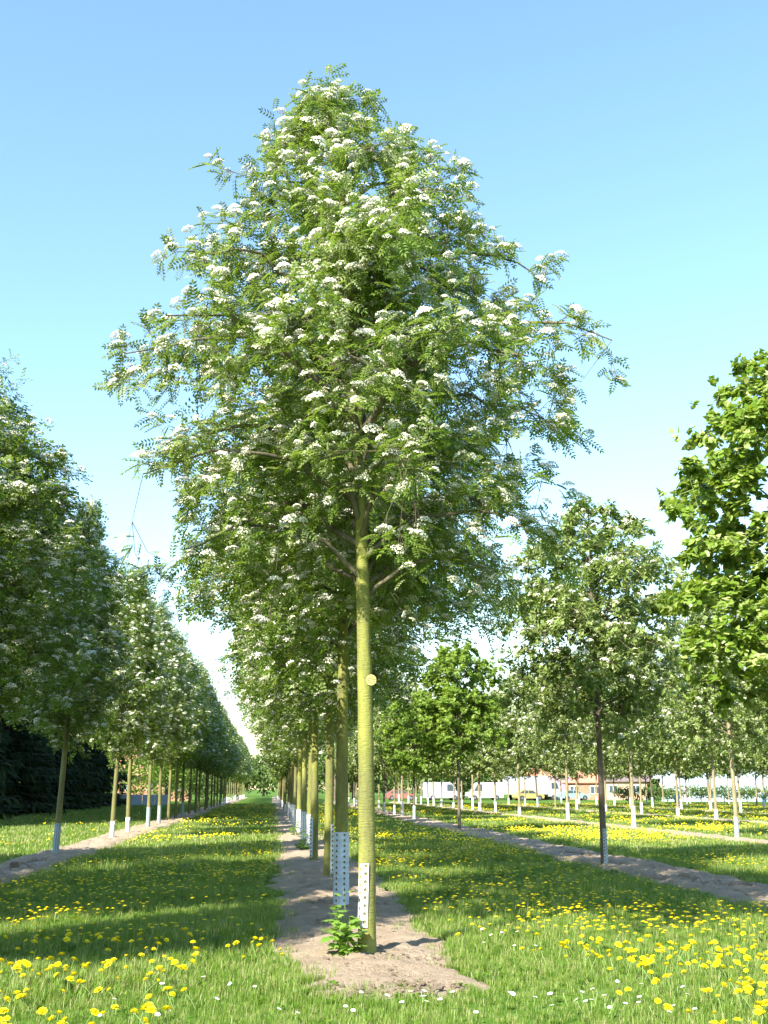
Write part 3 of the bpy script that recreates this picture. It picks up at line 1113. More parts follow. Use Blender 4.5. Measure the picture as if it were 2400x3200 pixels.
LB = tpl_lobed(.13, .13)
K['maple0'] = build_kind('maple', 71, 7.6, 2.9, [(z * .95, w * .95) for z, w in beam_prof], 50, 10, .5, .06, 7, LB, 1.0, .35, M['maple_leaf'], M['bark_brown'], 0, COR_low, fill=220)
K['maple1'] = build_kind('maple', 72, 6.6, 2.6, [(z * .83, w * .95) for z, w in beam_prof], 40, 9, .5, .055, 6, LB, 1.1, .35, M['maple_leaf'], M['bark_brown'], 0, COR_low, sides=8, fill=200)

# sleeves and guards
def sleeve(h, rad_, mat, seed, taper=.012):
    r_ = np.random.default_rng(seed)
    g = Geo()
    n = 12
    zz_ = np.array([0, .25, .5, .75, 1.0]) * h
    a = np.linspace(0, 6.283, n + 1)[:-1]
    outer = [np.stack([(rad_ + taper * (1 - z / h) + r_.normal(0, .002)) * np.cos(a), (rad_ + taper * (1 - z / h)) * np.sin(a), z + 0 * a + (r_.normal(0, .012, n) if z == h else 0)], 1) for z in zz_]
    inner = outer[-1] * np.array([.9, .9, 1]) - np.array([0, 0, 0])
    low = outer[-1] * np.array([.88, .88, 1]) - np.array([0, 0, .08])
    V = np.concatenate(outer + [inner, low])
    i = np.arange(6)[:, None] * n
    j = np.arange(n)[None]
    k = (j + 1) % n
    g.add(V, q=np.stack([i + j, i + k, i + n + k, i + n + j], -1).reshape(-1, 4))
    return g.build('trunk_sleeve', mat, True)

SLV = [sleeve(.80, .078, M['guard_white'], 1), sleeve(.62, .080, M['guard_white'], 2), sleeve(.70, .076, M['guard_white'], 3)]
SLV_S = sleeve(.45, .08, M['guard_white'], 4)
SLV_G = sleeve(.75, .078, M['guard_grey'], 5)
PG = {
    'tube': perforated('trunk_guard', M['guard_blue'], .108, .0, .98, R(80), R(440), 6, 14, .48, False, (0, 0), -.006),
    'strip_r': perforated('trunk_guard', M['guard_white'], .097, .02, .95, R(290), R(350), 1, 11, .62, False),
    'strip_l': perforated('trunk_guard', M['guard_blue'], .094, .02, .95, R(190), R(250), 1, 11, .62, False),
    'wrap': perforated('trunk_guard', M['guard_white'], .094, .02, .92, R(150), R(330), 4, 13, .50, True),
    'mesh': perforated('trunk_guard', M['guard_grey'], .085, .02, .88, R(90), R(450), 9, 20, .66, True),
    'mesh_w': perforated('trunk_guard', M['guard_grey'], .078, .02, .80, R(250), R(400), 4, 12, .60, True),
    'half_l': perforated('trunk_guard', M['guard_grey'], .082, .02, .66, R(170), R(290), 3, 8, .60, True),
}


def plant(kind, x, y, label, group=None, s=1.0, guard=None, rz=None, name='rowan_tree', lean=None, gl=None, sz=None):
    k = K[kind]
    o = empty(name, (x, y, 0), 0, s)
    if sz:
        o.scale = (s, s, sz)
    rz = random.uniform(0, 6.28) if rz is None else rz
    if lean:
        o.rotation_euler = (lean[0], lean[1], 0)
    for part in ('trunk', 'branches', 'crown', 'blossom'):
        if part in k:
            c = link(part, k[part], o)
            c.rotation_euler = (0, 0, rz)
            if part in ('crown', 'blossom'):
                c['kind'] = 'stuff'
    if isinstance(guard, str):
        gd = add_guard(o, PG[guard], gl)
    elif guard is not None:
        gd = link('trunk_sleeve', guard, o)
        gd['label'] = gl or 'white sleeve round the foot of the trunk'
    tag(o, label, 'tree', group)
    return o

ORD = ['second', 'third', 'fourth', 'fifth', 'sixth', 'seventh', 'eighth', 'ninth', 'tenth', 'eleventh', 'twelfth']
# centre row, behind the tagged rowan
ys = [16.3, 21.7, 26.3, 31.0, 35.6, 40.3, 45.2, 50, 55, 60, 65, 70]
gs = ['tube', 'strip_r', 'strip_l', 'wrap', 'wrap', 'wrap', 'wrap', 'wrap', 'wrap', None, 'wrap', None]
xs = [.985, 1.07, .97, 1.03, .99, .96, 1.02, 1.0, .97, 1.0, .97, 1.02]
gnote = {'tube': 'in loose pale blue tube', 'strip_r': 'with narrow white perforated strip', 'strip_l': 'with narrow bluish perforated strip', 'wrap': 'in a white perforated wrap', None: 'without any guard'}
for k, (x, y, gd) in enumerate(zip(xs, ys, gs)):
    kd = ('rowan_wide%d' % (k % 2)) if k < 7 else 'rowan_far%d' % (k % 2)
    lb = ('rowan %s, %s in row counted from the tagged tree' % (gnote[gd], ORD[k])) if k < 11 else 'rowan far down the row behind the tagged tree'
    plant(kd, x, y, lb, 'rowans in the tagged row', random.uniform(.93, 1.04), gd, rz=[2.0, 4.2, .8, 3.1, 5.5, 1.2, 2.7][k] if k < 7 else None)
for k in range(26):
    y = 75 + 5 * k + random.uniform(-.5, .5)
    plant('rowan_far%d' % (k % 2), 1.0 + random.uniform(-.08, .08), y, 'rowan far down the row behind the tagged tree', 'rowans in the tagged row', random.uniform(.88, 1.02), SLV[k % 3] if k % 3 else None)
# left row: two stand before the gap with the stump, the rest behind it
for k, (y, gd, kd) in enumerate(((8.9, 'wrap', 'rowan1'), (13.5, 'wrap', 'rowan1'), (18.5, 'wrap', 'rowan_wide1'))):
    plant(kd, -5.05, y, 'rowan of the row beside the spruces, %s before the stump' % ['third', 'second', 'first'][k], 'rowans in the row beside the spruces', 1.0, gd, rz=1.3 * k + .4, sz=[1.0, .95, .9][k])
ys = [28.3, 38.0, 42.0, 48.0, 52.8, 57.8, 62.4, 67, 72, 77, 82]
gs = ['mesh', SLV[1], SLV[1], 'mesh', 'mesh', None, None, 'mesh', None, None, None]
gn = ['in a grey mesh guard', 'in a white sleeve', 'in a white sleeve', 'in a grey mesh guard', 'in a grey mesh guard', 'with a bare foot', 'with a bare foot', 'in a grey mesh guard', 'with a bare foot', 'with a bare foot', 'with a bare foot']
for k, (y, gd) in enumerate(zip(ys, gs)):
    kd = 'rowan%d' % (k % 2) if k < 5 else 'rowan_far%d' % (k % 2)
    plant(kd, -5.03 + random.uniform(-.06, .06), y, 'rowan %s, %s past the stump in the row beside the spruces' % (gn[k], (['first'] + ORD)[k]), 'rowans in the row beside the spruces', random.uniform(.95, 1.01) * (.94 if k == 0 else 1), gd,
          lean=(0, R(1.2)) if k in (0, 1) else (0, R(random.uniform(-1, 1))))
for k in range(26):
    y = 87 + 5 * k + random.uniform(-.5, .5)
    plant('rowan_far%d' % (k % 2), -5.0 + random.uniform(-.1, .1), y, 'rowan far down the row beside the spruces', 'rowans in the row beside the spruces', random.uniform(.88, 1.0), SLV[k % 3] if k > 5 else None)

# right rows
plant('beam0', 6.86, 23.62, 'whitebeam with dark brown trunk and grey mesh strip at its foot', None, 1.0, 'mesh_w', rz=.6, name='whitebeam_tree')
plant('maple0', 7.2, 44.2, 'bright green maple with thin brown trunk in the furrowed strip', None, .98, None, name='maple_tree')
plant('maple1', 7.35, 59.5, 'bushy low maple with vivid leaves, behind the thin trunked maple', None, 1.0, SLV_G, name='maple_tree', gl='dull grey sleeve round the foot of the trunk')
for k, y in enumerate((66, 71, 76, 81, 86, 91, 96, 101, 106, 111)):
    plant('beam_far%d' % (k % 3), 7.45 + random.uniform(-.1, .1), y, 'whitebeam in the furrowed strip behind the two maples', 'whitebeams behind the maples', random.uniform(1.0, 1.15), SLV[k % 3], name='whitebeam_tree')
for k, (y, gd, gl, nt_) in enumerate(((36.6, 'half_l', 'short dark perforated strip on one side', 'with a short perforated strip at its foot'), (47.3, SLV[0], None, 'in a broad white sleeve'), (58, SLV[0], None, 'in a leaning white sleeve'), (69.5, SLV_S, None, 'in a low white sleeve'))):
    plant('beam%d' % (1 + k % 2), 15.1 - .02 * k, y, 'flowering whitebeam %s, %s in the first sleeved row' % (nt_, (['first'] + ORD)[k]), 'whitebeams in the first sleeved row', [1.08, 1.12, 1.12, 1.1][k], gd, rz=k * 1.7, name='whitebeam_tree', gl=gl)
SP = [(15.0, 77, 140, 5.2, 'first'), (23.2, 50.5, 132, 7.4, 'second'), (31.6, 68.5, 128, 6.0, 'third'), (38.6, 82, 128, 5.6, 'fourth'), (46.0, 96, 126, 5.8, 'fifth')]
for (x, y0, y1, st, nm) in SP:
    y = y0
    k = 0
    while y < y1:
        lean = (R(random.uniform(-2, 2)), R(random.uniform(-2.5, 2.5)))
        kd = 'beam_far%d' % random.choice([0, 0, 1, 1, 2]) if y > 62 else 'beam%d' % (1 + k % 2)
        gd = random.choice([SLV[0], SLV[1], SLV[2], SLV[2], SLV_S, None if x > 23 else SLV[0], SLV_G if random.random() < .4 else SLV[1]])
        plant(kd, x + random.uniform(-.25, .25), y, 'whitebeam standing in the %s row of sleeved trunks' % nm, 'whitebeams in the %s sleeved row' % nm, random.uniform(1.0, 1.2), gd, name='whitebeam_tree', lean=lean,
              gl='dull grey sleeve round the foot of the trunk' if gd is SLV_G else None)
        y += st * random.uniform(.82, 1.18)
        k += 1

# large leaved lime at the right, leaves big enough to tell apart
def lime_tree(x, y):
    r = np.random.default_rng(91)
    pf = interp_prof([(2.6, .5), (3.0, 1.2), (3.8, 1.55), (5.0, 1.7), (6.4, 1.6), (7.6, 1.15), (8.4, .6), (8.9, .1)])
    axis, rad, limbs, small, tuf, tdir, axf = skeleton(91, 8.9, 2.9, pf, 56, 8, .5, (0, 0), .3, .9, .08, tufts=3, fill=230)
    HT = tpl_heart(.115, .105)
    pos, Rm, sc, ti, fp, fR, fs = crown_set(r, 91, tuf, tdir, axf, pf, 12, HT, 1.0, .55, 0, COR_low, (.5, 1.4), tint_lo=.1, tint_hi=.85)
    o = empty('lime_tree', (x, y, 0))
    tag(o, 'bushy lime tree with large heart shaped glossy leaves', 'tree')
    link('trunk', trunk_geo(axis, rad, 14, 4).build('trunk', M['bark_brown'], True), o)
    link('branches', wood_geo(limbs, small, 6, .004).build('branches', M['stem'], True), o)
    W = pos + np.array([x, y, 0])
    X_, Y_, Z_ = px(W)
    rad_out = np.hypot(pos[:, 0], pos[:, 1]) / np.array([max(.3, pf(z)) for z in pos[:, 2]])
    score = np.where((X_ < 2400) & (X_ > 0), rad_out - .3 * pos[:, 1] - .25 * pos[:, 0], -9)
    pick = np.argsort(-score)[:300]
    m_ = np.ones(len(pos), bool); m_[pick] = False
    g = Geo(); stamp(g, *HT, pos[m_], Rm[m_], sc[m_], ti[m_])
    c = link('crown', g.build('crown', M['lime_leaf']), o)
    c['kind'] = 'stuff'
    lm = []
    for q in range(4):
        lg = Geo(); lg.add(HT[0], t=HT[1], tint=.25 + .18 * q)
        lm.append(lg.build('leaf', M['lime_leaf']))
    for k, i in enumerate(pick):
        place(link('leaf', lm[k % 4], o), pos[i], Rm[i], float(sc[i]))
    print('lime leaves', len(pos))

lime_tree(8.2, 17.2)

# ------------------------------------------------------------------ spruces
def spruce_kind(seed, H, base_r):
    r = np.random.default_rng(seed)
    g, w = Geo(), Geo()
    w.tube([(0, 0, -.1), (.05, 0, H * .4), (0, 0, H)], [.32, .2, .02], 9)
    sp_v = np.array([(0, 0, 0), (-.10, .30, -.06), (0, .62, -.16), (.10, .30, -.06), (0, .3, .03)])
    sp_t = np.array([(0, 3, 4), (0, 4, 1), (1, 4, 2), (4, 3, 2)])
    pos, axs = [], []
    z = .6
    while z < H - .3:
        f = 1 - z / H
        L = base_r * f ** .82 * r.uniform(.85, 1.1) + .25
        nb = 8 if f > .15 else 5
        for k in range(nb):
            az = 6.283 * k / nb + r.uniform(-.4, .4) + z
            l = L * r.uniform(.75, 1.12)
            d = np.array([math.cos(az), math.sin(az), 0])
            t = np.linspace(0, 1, 6)
            sag = -.25 * l * (t - .15 * t ** 2) * (1.1 if f > .4 else .3) + .10 * l * t ** 3
            P = d[None] * (l * t)[:, None] + np.array([0, 0, z])[None] + np.stack([0 * t, 0 * t, sag], 1)
            w.tube(P, np.linspace(.035, .008, 6), 3, cap=False)
            ns = max(4, int(l * 6))
            for q in range(ns):
                tt = r.uniform(.18, 1.0)
                i = min(int(tt * 5), 4)
                b = P[i] + (P[i + 1] - P[i]) * (tt * 5 - i)
                sdv = np.cross(d, [0, 0, 1.0]) * r.choice([-1, 1])
                pos.append(b)
                axs.append(d * r.uniform(.3, 1) + sdv * r.uniform(.2, 1.1) + np.array([0, 0, r.uniform(-.9, .1)]))
        z += .42 if f > .3 else .34
    pos, axs = np.array(pos), np.array(axs)
    stamp(g, sp_v, sp_t, pos, frames(axs, np.array([[0, 0, 1.0]]) + r.normal(0, .3, (len(pos), 3))), r.uniform(.7, 1.5, len(pos)), r.uniform(0, .9, len(pos)))
    print('spruce', len(pos))
    return dict(trunk=w.build('trunk', M['bark_brown']), crown=g.build('crown', M['spruce_needle']))

for q in range(2):
    K['spruce%d' % q] = spruce_kind(100 + q, 26.0, 4.6)
k = 0
y = 1.0
while y < 112:
    x = -18.0 + random.uniform(-.9, .9)
    near_ = y < 60
    plant('spruce%d' % (k % 2), x, y, 'tall dark spruce in the shelter belt beside the rowan row', 'spruces of the shelter belt', random.uniform(.92, 1.05) * (.88 if y < 20 else 1), None, name='spruce_tree')
    y += random.uniform(3.6, 4.8)
    if 15 < y < 47:
        y = 47.0          # the belt has a gap here
    k += 1

# ------------------------------------------------------------------ small things at the feet of the trees
def basal_shoot(x, y, h, n, rz, label):
    o = empty('basal_shoot', (x, y, 0), rz)
    tag(o, label, 'shoot', 'leafy shoots at the trunk feet')
    r = np.random.default_rng(int(x * 100 + y * 10))
    LV, LT = tpl_lobed(.085, .10)
    st = Geo()
    lm = Geo(); lm.add(LV, t=LT, tint=.5)
    lme = [lm.build('leaf', M['shoot_leaf'])]
    for q in range(2):
        lm = Geo(); lm.add(LV * np.array([1, 1.15, 1]), t=LT, tint=.2 + .5 * q)
        lme.append(lm.build('leaf', M['shoot_leaf']))
    for s_ in range(6):
        a = r.uniform(0, 6.28)
        hh = h * (1.0 if s_ == 0 else r.uniform(.35, .8))
        t = np.linspace(0, 1, 7)
        out = (.06 if s_ == 0 else .22) * t ** 1.3
        P = np.stack([out * math.cos(a), out * math.sin(a) - 0 * t, hh * t], 1)
        st.tube(P, np.linspace(.006, .002, 7), 5, cap=False)
        for q in range(n):
            tt = r.uniform(.12, 1.0)
            b = np.array([np.interp(tt, t, P[:, c]) for c in range(3)])
            az = r.uniform(0, 6.28)
            ax_ = np.array([[math.cos(az), math.sin(az), r.uniform(-.35, .35)]])
            e = b + ax_[0] * .035
            st.tube([b, e], [.0015, .001], 3, cap=False)
            place(link('leaf', lme[q % 3], o), e, frames(ax_, np.array([[r.normal(0, .3), r.normal(0, .3), 1.0]]))[0], r.uniform(.8, 1.6))
    link('stems', st.build('stems', M['stem']), o)

basal_shoot(HX - .19, HY - .10, .66, 18, .3, 'bright leafy shoot at the foot of the tagged rowan')
basal_shoot(.84, 30.7, .55, 10, 1.3, 'bright leafy shoot at the foot of a white wrapped rowan')
basal_shoot(.80, 40.0, .5, 8, 2.3, 'leafy shoot in the shade farther along the tagged row')

# stump in the gap of the left row
g = Geo()
z = np.linspace(-.05, .17, 6)
g.tube(np.stack([.01 * z, 0 * z, z], 1), [.13, .11, .095, .09, .088, .085], 12, wob=.06)
o = link('stump', g.build('stump', M['bark_brown'], True))
o.location = (-5.0, 23.6, .03)
tag(o, 'short dark stump in the gap of the row beside the spruces', 'stump')

# ------------------------------------------------------------------ far background
def bush(name, x, y, w, h, n, mat, label, cat='bush', group=None, depth=None, seed=0, leaf=.35, trunk=True):
    r = np.random.default_rng(abs(seed + int(x * 10) + 10 * int(y)))
    depth = depth or w
    nb = 9
    cs = np.stack([r.uniform(-.32, .32, nb) * w, r.uniform(-.3, .3, nb) * depth, r.uniform(.3, .72, nb) * h], 1)
    rs = np.stack([r.uniform(.22, .34, nb) * w, r.uniform(.2, .3, nb) * depth, r.uniform(.2, .30, nb) * h], 1)
    k = r.integers(0, nb, n)
    d = unit(r.normal(0, 1, (n, 3)))
    pos = cs[k] + d * rs[k] * r.uniform(.6, 1.08, n)[:, None]
    pos[:, 2] = np.maximum(pos[:, 2], .1)
    V, T = tpl_oval(leaf, leaf * .7)
    g = Geo()
    stamp(g, V, T, pos, frames(r.normal(0, 1, (n, 3)) + d, d + r.normal(0, .6, (n, 3))), r.uniform(.6, 1.2, n), np.clip(r.uniform(0, 1, n) * .7 + .25 * wave(pos[:, 0], pos[:, 2], seed + 3, 1.0) + .15, 0, 1))
    o = empty(name, (x, y, 0))
    tag(o, label, cat, group)
    c = link('crown', g.build('crown', mat), o)
    c['kind'] = 'stuff'
    t = Geo()
    t.tube([(0, 0, -.05), (.02, 0, h * .3), (0, .03, h * .6)], [.03 * h, .022 * h, .01 * h], 7)
    for q in range(4):
        t.tube([(0, 0, h * .25), cs[q] * np.array([.6, .6, .8]), cs[q]], [.012 * h, .009 * h, .004 * h], 5)
    link('trunk', t.build('trunk', M['bark_brown']), o)
    return o

# left side: pale green trees, boards and the red roof behind the rowans
bush('leafy_tree', -15.6, 122, 6.5, 8.5, 2600, M['maple_leaf'], 'sunlit pale green tree just past the last spruce', 'tree', seed=1)
bush('leafy_tree', -11.5, 128, 6.0, 7.6, 2600, M['maple_leaf'], 'sunlit round green tree before the red roofed house', 'tree', seed=2)
bush('leafy_tree', -13.8, 138, 7, 9, 2600, M['far_leaf'], 'darker green tree beside the red roofed house', 'tree', seed=3)
for k in range(5):
    bush('hedge_bush', -10.5 + .3 * k, 136 + 9 * k, 6, 6.5 - .4 * k, 1400, M['far_leaf'], 'green bush in the line behind the far rowan trunks', 'bush', 'bushes behind the far rowan trunks', seed=10 + k)
g = Geo()
M['board'] = plain('board', (.42, .47, .52), .5, .12, 1.5)
bp_ = empty('board_fence', (-16.5, 112, 0))
for k in range(6):
    gg = Geo(); gg.box((0, 0, 0), (1.16, .05, 1.0 if k != 0 else 2.0))
    bd = link('board', gg.build('board', M['board']), bp_)
    bd.location = (k * 1.2, random.uniform(-.03, .03), 1.05 if k == 0 else .55)
tag(bp_, 'low grey board fence under the pale green trees', 'fence')


def house(name, x, y, w, d, hw, hr, wall, roof, label, cat, rz=0, windows=3, door=None, ridge_x=True):
    o = empty(name, (x, y, 0), rz)
    tag(o, label, cat)
    g = Geo()
    if ridge_x:
        V = [(-w / 2, -d / 2, 0), (w / 2, -d / 2, 0), (w / 2, d / 2, 0), (-w / 2, d / 2, 0), (-w / 2, -d / 2, hw), (w / 2, -d / 2, hw), (w / 2, d / 2, hw), (-w / 2, d / 2, hw), (-w / 2, 0, hw + hr), (w / 2, 0, hw + hr)]
        g.add(V, q=[(0, 1, 5, 4), (1, 2, 6, 5), (2, 3, 7, 6), (3, 0, 4, 7)], t=[(5, 6, 9), (7, 4, 8)])
        rf = Geo()
        for s in (-1, 1):
            e, t_ = .35, .14
            a = np.array([(-w / 2 - e, s * (d / 2 + e), hw - e * hr / (d / 2)), (w / 2 + e, s * (d / 2 + e), hw - e * hr / (d / 2)), (w / 2 + e, 0, hw + hr + .04), (-w / 2 - e, 0, hw + hr + .04)])
            rf.add(np.concatenate([a, a + [0, 0, t_]]), q=[(0, 1, 2, 3), (4, 7, 6, 5), (0, 4, 5, 1), (1, 5, 6, 2), (2, 6, 7, 3), (3, 7, 4, 0)])
    else:
        V = [(-w / 2, -d / 2, 0), (w / 2, -d / 2, 0), (w / 2, d / 2, 0), (-w / 2, d / 2, 0), (-w / 2, -d / 2, hw), (w / 2, -d / 2, hw), (w / 2, d / 2, hw), (-w / 2, d / 2, hw), (0, -d / 2, hw + hr), (0, d / 2, hw + hr)]
        g.add(V, q=[(0, 1, 5, 4), (1, 2, 6, 5), (2, 3, 7, 6), (3, 0, 4, 7)], t=[(4, 5, 8), (6, 7, 9)])
        rf = Geo()
        for s in (-1, 1):
            e, t_ = .35, .14
            zl = hw - e * hr / (w / 2)
            a = np.array([(s * (w / 2 + e), -d / 2 - e, zl), (s * (w / 2 + e), d / 2 + e, zl), (0, d / 2 + e, hw + hr + .04), (0, -d / 2 - e, hw + hr + .04)])
            rf.add(np.concatenate([a, a + [0, 0, t_]]), q=[(0, 1, 2, 3), (4, 7, 6, 5), (0, 4, 5, 1), (1, 5, 6, 2), (2, 6, 7, 3), (3, 7, 4, 0)])
    link('wall', g.build('wall', wall), o)
    link('roof', rf.build('roof', roof), o)
    for k in range(windows):
        xx_ = -w / 2 + w * (k + .5) / windows
        if door is not None and k == door:
            gg = Geo(); gg.box((xx_, -d / 2 - .03, 1.05), (min(2.3, w / windows * .75), .08, 2.1))
            link('door', gg.build('door', M['white_paint']), o)
            continue
        gg = Geo(); gg.box((xx_, -d / 2 - .02, hw * .55), (1.3, .06, 1.2))
        f = link('window', gg.build('window', M['white_paint']), o)
        for s in (-1, 1):
            gp = Geo(); gp.box((xx_ + s * .3, -d / 2 - .06, hw * .55), (.5, .03, 1.0))
            link('pane', gp.build('pane', M['pane']), f)
    return o

M['white_paint'] = plain('white_paint', (.6, .6, .58), .5, .06)
M['pane'] = plain('pane', (.06, .08, .10), .12, .1)
M['brick'] = plain('brick', (.38, .18, .11), .85, .2, 3)
M['brick_pale'] = plain('brick_pale', (.52, .34, .22), .85, .2, 3)
M['tile_red'] = plain('tile_red', (.48, .20, .13), .8, .2, 2)
M['tile_dark'] = plain('tile_dark', (.16, .12, .11), .8, .2, 2)
M['wood_brown'] = plain('wood_brown', (.34, .19, .10), .8, .2, 2)
M['greenhouse'] = plain('greenhouse', (.55, .60, .64), .25, .08, .8)
M['greenhouse_wall'] = plain('greenhouse_wall', (.42, .50, .55), .3, .12, .8)
house('brick_house', -16.5, 165, 10, 8, 3.6, 4.2, M['brick'], M['tile_red'], 'house with red tiled roof behind the pale green trees', 'house', windows=3)
house('brick_house', 44.0, 172, 12, 8, 2.6, 2.2, M['brick'], M['tile_red'], 'low brick house with red tiled roof and white garage door', 'house', R(-12), 4, 1)
house('farm_house', 52.0, 168, 6.5, 8, 2.8, 2.6, M['brick_pale'], M['tile_dark'], 'pale brick house with dark gabled roof beside the greenhouse', 'house', R(-12), 2)
house('wooden_shed', 70.0, 166, 5.2, 4, 2.4, 1.4, M['wood_brown'], M['tile_red'], 'small brown wooden shed with a low gabled roof', 'shed', R(-15), 1, None, False)

# greenhouse with a saw of glazed gables
gh = empty('greenhouse', (59.5, 152, 0), R(-12))
tag(gh, 'long glazed greenhouse with a zigzag of white gables', 'greenhouse')
n_b, bw, gd_, gw, grr = 5, 3.0, 14.0, 3.0, 1.9
for k in range(n_b):
    x0 = (k - n_b / 2) * bw
    g = Geo()
    g.add([(x0, -7, 0), (x0 + bw, -7, 0), (x0 + bw, -7, gw), (x0, -7, gw)], q=[(0, 1, 2, 3)])
    link('wall_panel', g.build('wall_panel', M['greenhouse_wall']), gh)
    for s in (0, 1):
        g = Geo()
        xm = x0 + bw * .5
        xa = x0 + bw * s
        g.add([(xa, -7.2, gw), (xa, 7, gw), (xm, 7, gw + grr), (xm, -7.2, gw + grr), (xa, -7.2, gw - .08), (xa, 7, gw - .08), (xm, 7, gw + grr - .08), (xm, -7.2, gw + grr - .08)],
              q=[(0, 1, 2, 3), (4, 7, 6, 5), (0, 3, 7, 4), (0, 4, 5, 1)])
        link('roof_pane', g.build('roof_pane', M['greenhouse']), gh)
    g = Geo()
    g.add([(x0, -7.02, gw), (x0 + bw, -7.02, gw), (x0 + bw / 2, -7.02, gw + grr)], t=[(0, 1, 2)])
    link('gable_pane', g.build('gable_pane', M['greenhouse_wall']), gh)
    g = Geo()
    g.box((x0, -7.08, gw / 2), (.12, .12, gw))
    link('post', g.build('post', M['white_paint']), gh)

# vehicles parked beyond the far rows
M['tyre'] = plain('tyre', (.03, .03, .03), .8)
M['van_white'] = plain('van_white', (.42, .43, .45), .3, .04)
M['van_pink'] = plain('van_pink', (.42, .27, .33), .3, .05)
M['van_red'] = plain('van_red', (.30, .12, .10), .3, .05)
M['van_yellow'] = plain('van_yellow', (.42, .33, .12), .3, .05)
M['van_teal'] = plain('van_teal', (.25, .38, .38), .3, .05)


def vehicle(name, x, y, rz, kind, paint, label, cat):
    o = empty(name, (x, y, 0), rz)
    tag(o, label, cat)
    if kind == 'van':
        prof_ = [(-2.6, .35), (2.45, .35), (2.6, .6), (2.5, 1.1), (1.85, 1.25), (1.2, 2.35), (.9, 2.5), (-2.45, 2.5), (-2.6, 2.3)]
        w = 1.0
        win = [[(1.72, 1.3), (1.18, 2.2), (.5, 2.2), (.5, 1.3)]]
        wh = (-1.6, 1.6)
    elif kind == 'lorry':
        prof_ = [(-4.0, .8), (2.2, .8), (2.2, .5), (4.0, .5), (4.05, 1.5), (3.7, 2.6), (2.3, 2.7), (2.25, 3.4), (-4.0, 3.4)]
        w = 1.22
        win = [[(3.85, 1.6), (3.58, 2.45), (2.7, 2.45), (2.7, 1.6)]]
        wh = (-2.8, -1.6, 3.0)
    else:
        prof_ = [(-2.0, .3), (2.0, .3), (2.1, .55), (2.0, .85), (1.0, .95), (.4, 1.42), (-1.2, 1.45), (-1.9, 1.0), (-2.1, .9), (-2.1, .5)]
        w = .85
        win = [[(.85, .98), (.35, 1.35), (-.3, 1.37), (-.3, .98)], [(-.4, .98), (-.4, 1.37), (-1.1, 1.37), (-1.6, 1.0)]]
        wh = (-1.3, 1.35)
    P = np.array(prof_)
    n = len(P)
    V = np.concatenate([np.stack([P[:, 0], 0 * P[:, 0] - w, P[:, 1]], 1), np.stack([P[:, 0], 0 * P[:, 0] + w, P[:, 1]], 1), [[P[:, 0].mean(), -w, P[:, 1].mean()], [P[:, 0].mean(), w, P[:, 1].mean()]]])
    j = np.arange(n); k = (j + 1) % n
    g = Geo()
    g.add(V, q=np.stack([j, n + j, n + k, k], 1), t=np.concatenate([np.stack([j, k, 0 * j + 2 * n], 1), np.stack([n + k, n + j, 0 * j + 2 * n + 1], 1)]))
    link('body', g.build('body', paint), o)
    for s in (-1, 1):
        for wv in win:
            g = Geo()
            W_ = np.array([(a_, s * (w + .012), b_) for a_, b_ in wv])
            g.add(np.concatenate([W_, W_ - [0, s * .01, 0]]), q=[(0, 1, 2, 3)] if s < 0 else [(3, 2, 1, 0)])
            link('window', g.build('window', M['pane']), o)
        for xw in wh:
            g = Geo()
            g.tube([(xw, s * (w - .18), .36), (xw, s * (w + .03), .36)], .36, 14)
            tw_ = link('wheel', g.build('wheel', M['tyre']), o)
            g = Geo()
            g.tube([(xw, s * (w + .03), .36), (xw, s * (w + .045), .36)], .19, 10)
            link('rim', g.build('rim', M['nail']), tw_)
    return o

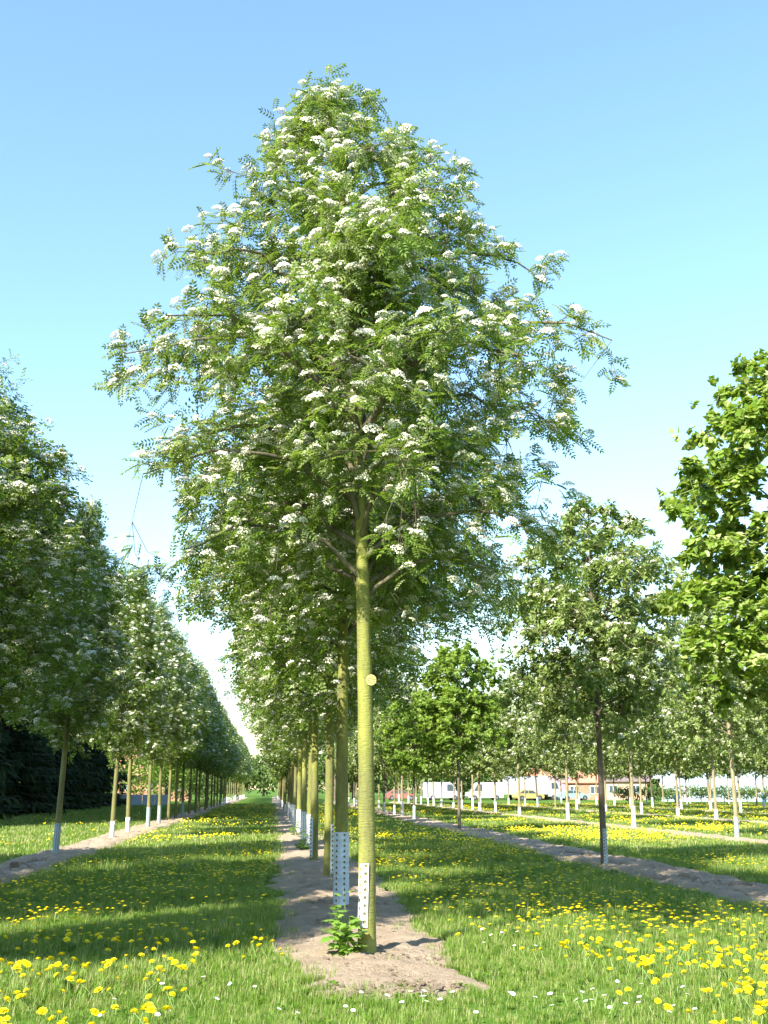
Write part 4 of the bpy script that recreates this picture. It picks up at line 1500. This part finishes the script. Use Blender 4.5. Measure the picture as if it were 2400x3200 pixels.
for (nm, x, y, rz, kd, pt_, lb, ct) in (
        ('parked_van', 24.0, 162, 0.1, 'van', 'van_white', 'white van beside the red car beyond the sleeved rows', 'van'),
        ('parked_van', 30.2, 163, 3.2, 'van', 'van_white', 'white van parked nose to the lorry beyond the sleeved rows', 'van'),
        ('parked_car', 18.0, 161, 0.0, 'car', 'van_red', 'red car parked beyond the sleeved rows', 'car'),
        ('parked_lorry', 38.0, 167, 0.15, 'lorry', 'van_white', 'white box lorry parked beyond the sleeved rows', 'lorry'),
        ('parked_car', 35.5, 158, 0.2, 'car', 'van_yellow', 'yellow car standing before the white box lorry', 'car'),
        ('parked_lorry', 42.0, 169, 0.1, 'lorry', 'van_pink', 'pink sided lorry beyond the sleeved rows', 'lorry'),
        ('parked_car', 42.5, 160, .1, 'car', 'van_teal', 'teal car standing before the pink lorry', 'car')):
    vehicle(nm, x, y, rz, kd, M[pt_], lb, ct)

# blue bins and barrels by the far rows
M['blue'] = plain('blue', (.12, .38, .62), .4, .06)
for (x, y, lb) in ((43.5, 121, 'blue water barrel standing before the greenhouse hedge'), (62.0, 141, 'blue water barrel on the greenhouse side of the shed'), (66.5, 142, 'blue water barrel right before the wooden shed')):
    g = Geo()
    z = np.array([0, .05, .35, .7, .95, 1.0, 1.0])
    g.tube(np.stack([0 * z, 0 * z, z], 1), [.26, .28, .31, .31, .28, .26, .2], 14)
    o = link('water_barrel', g.build('water_barrel', M['blue'], True))
    o.location = (x, y, -.01)
    tag(o, lb, 'barrel')

# hedge and trees that close the view
for k in range(9):
    bush('hedge_bush', 42 + 3.3 * k, 133 + 1.0 * k, 4.2, 2.1, 900, M['far_leaf'], 'low trimmed bush in the hedge before the greenhouse', 'bush', 'hedge bushes before the greenhouse', depth=2, seed=30 + k, leaf=.25)
M['conifer_far'] = M['far_leaf']
for k in range(16):
    bush('leafy_tree', 9 + 4.6 * k + random.uniform(-1, 1), 178 + random.uniform(-6, 6), 9, random.uniform(8.5, 11.5), 1300, M['far_leaf'], 'broad green tree in the belt behind the parked vehicles', 'tree', 'trees behind the parked vehicles', seed=50 + k, leaf=.75)
for k, (x, h) in enumerate(((66.5, 8.5), (69.5, 7.6), (74.5, 8.8))):
    plant('spruce%d' % (k % 2), x, 178, 'dark conifer rising behind the greenhouse and shed', 'conifers behind the shed', h / 26, None, name='conifer_tree')
for k in range(10):
    bush('leafy_tree', 70 + 9 * k, 260 + random.uniform(-10, 10), 14, random.uniform(6, 9), 900, M['far_leaf'], 'hazy tree in the low wood on the horizon', 'tree', 'trees of the low wood', seed=80 + k, leaf=.8)
for k in range(16):
    bush('leafy_tree', -34 + 4.6 * k, 252 + random.uniform(-5, 5), 10, random.uniform(8, 11), 2200, M['far_leaf'], 'dark tree closing the end of the grass aisle', 'tree', 'trees at the end of the aisle', seed=110 + k, leaf=.7)
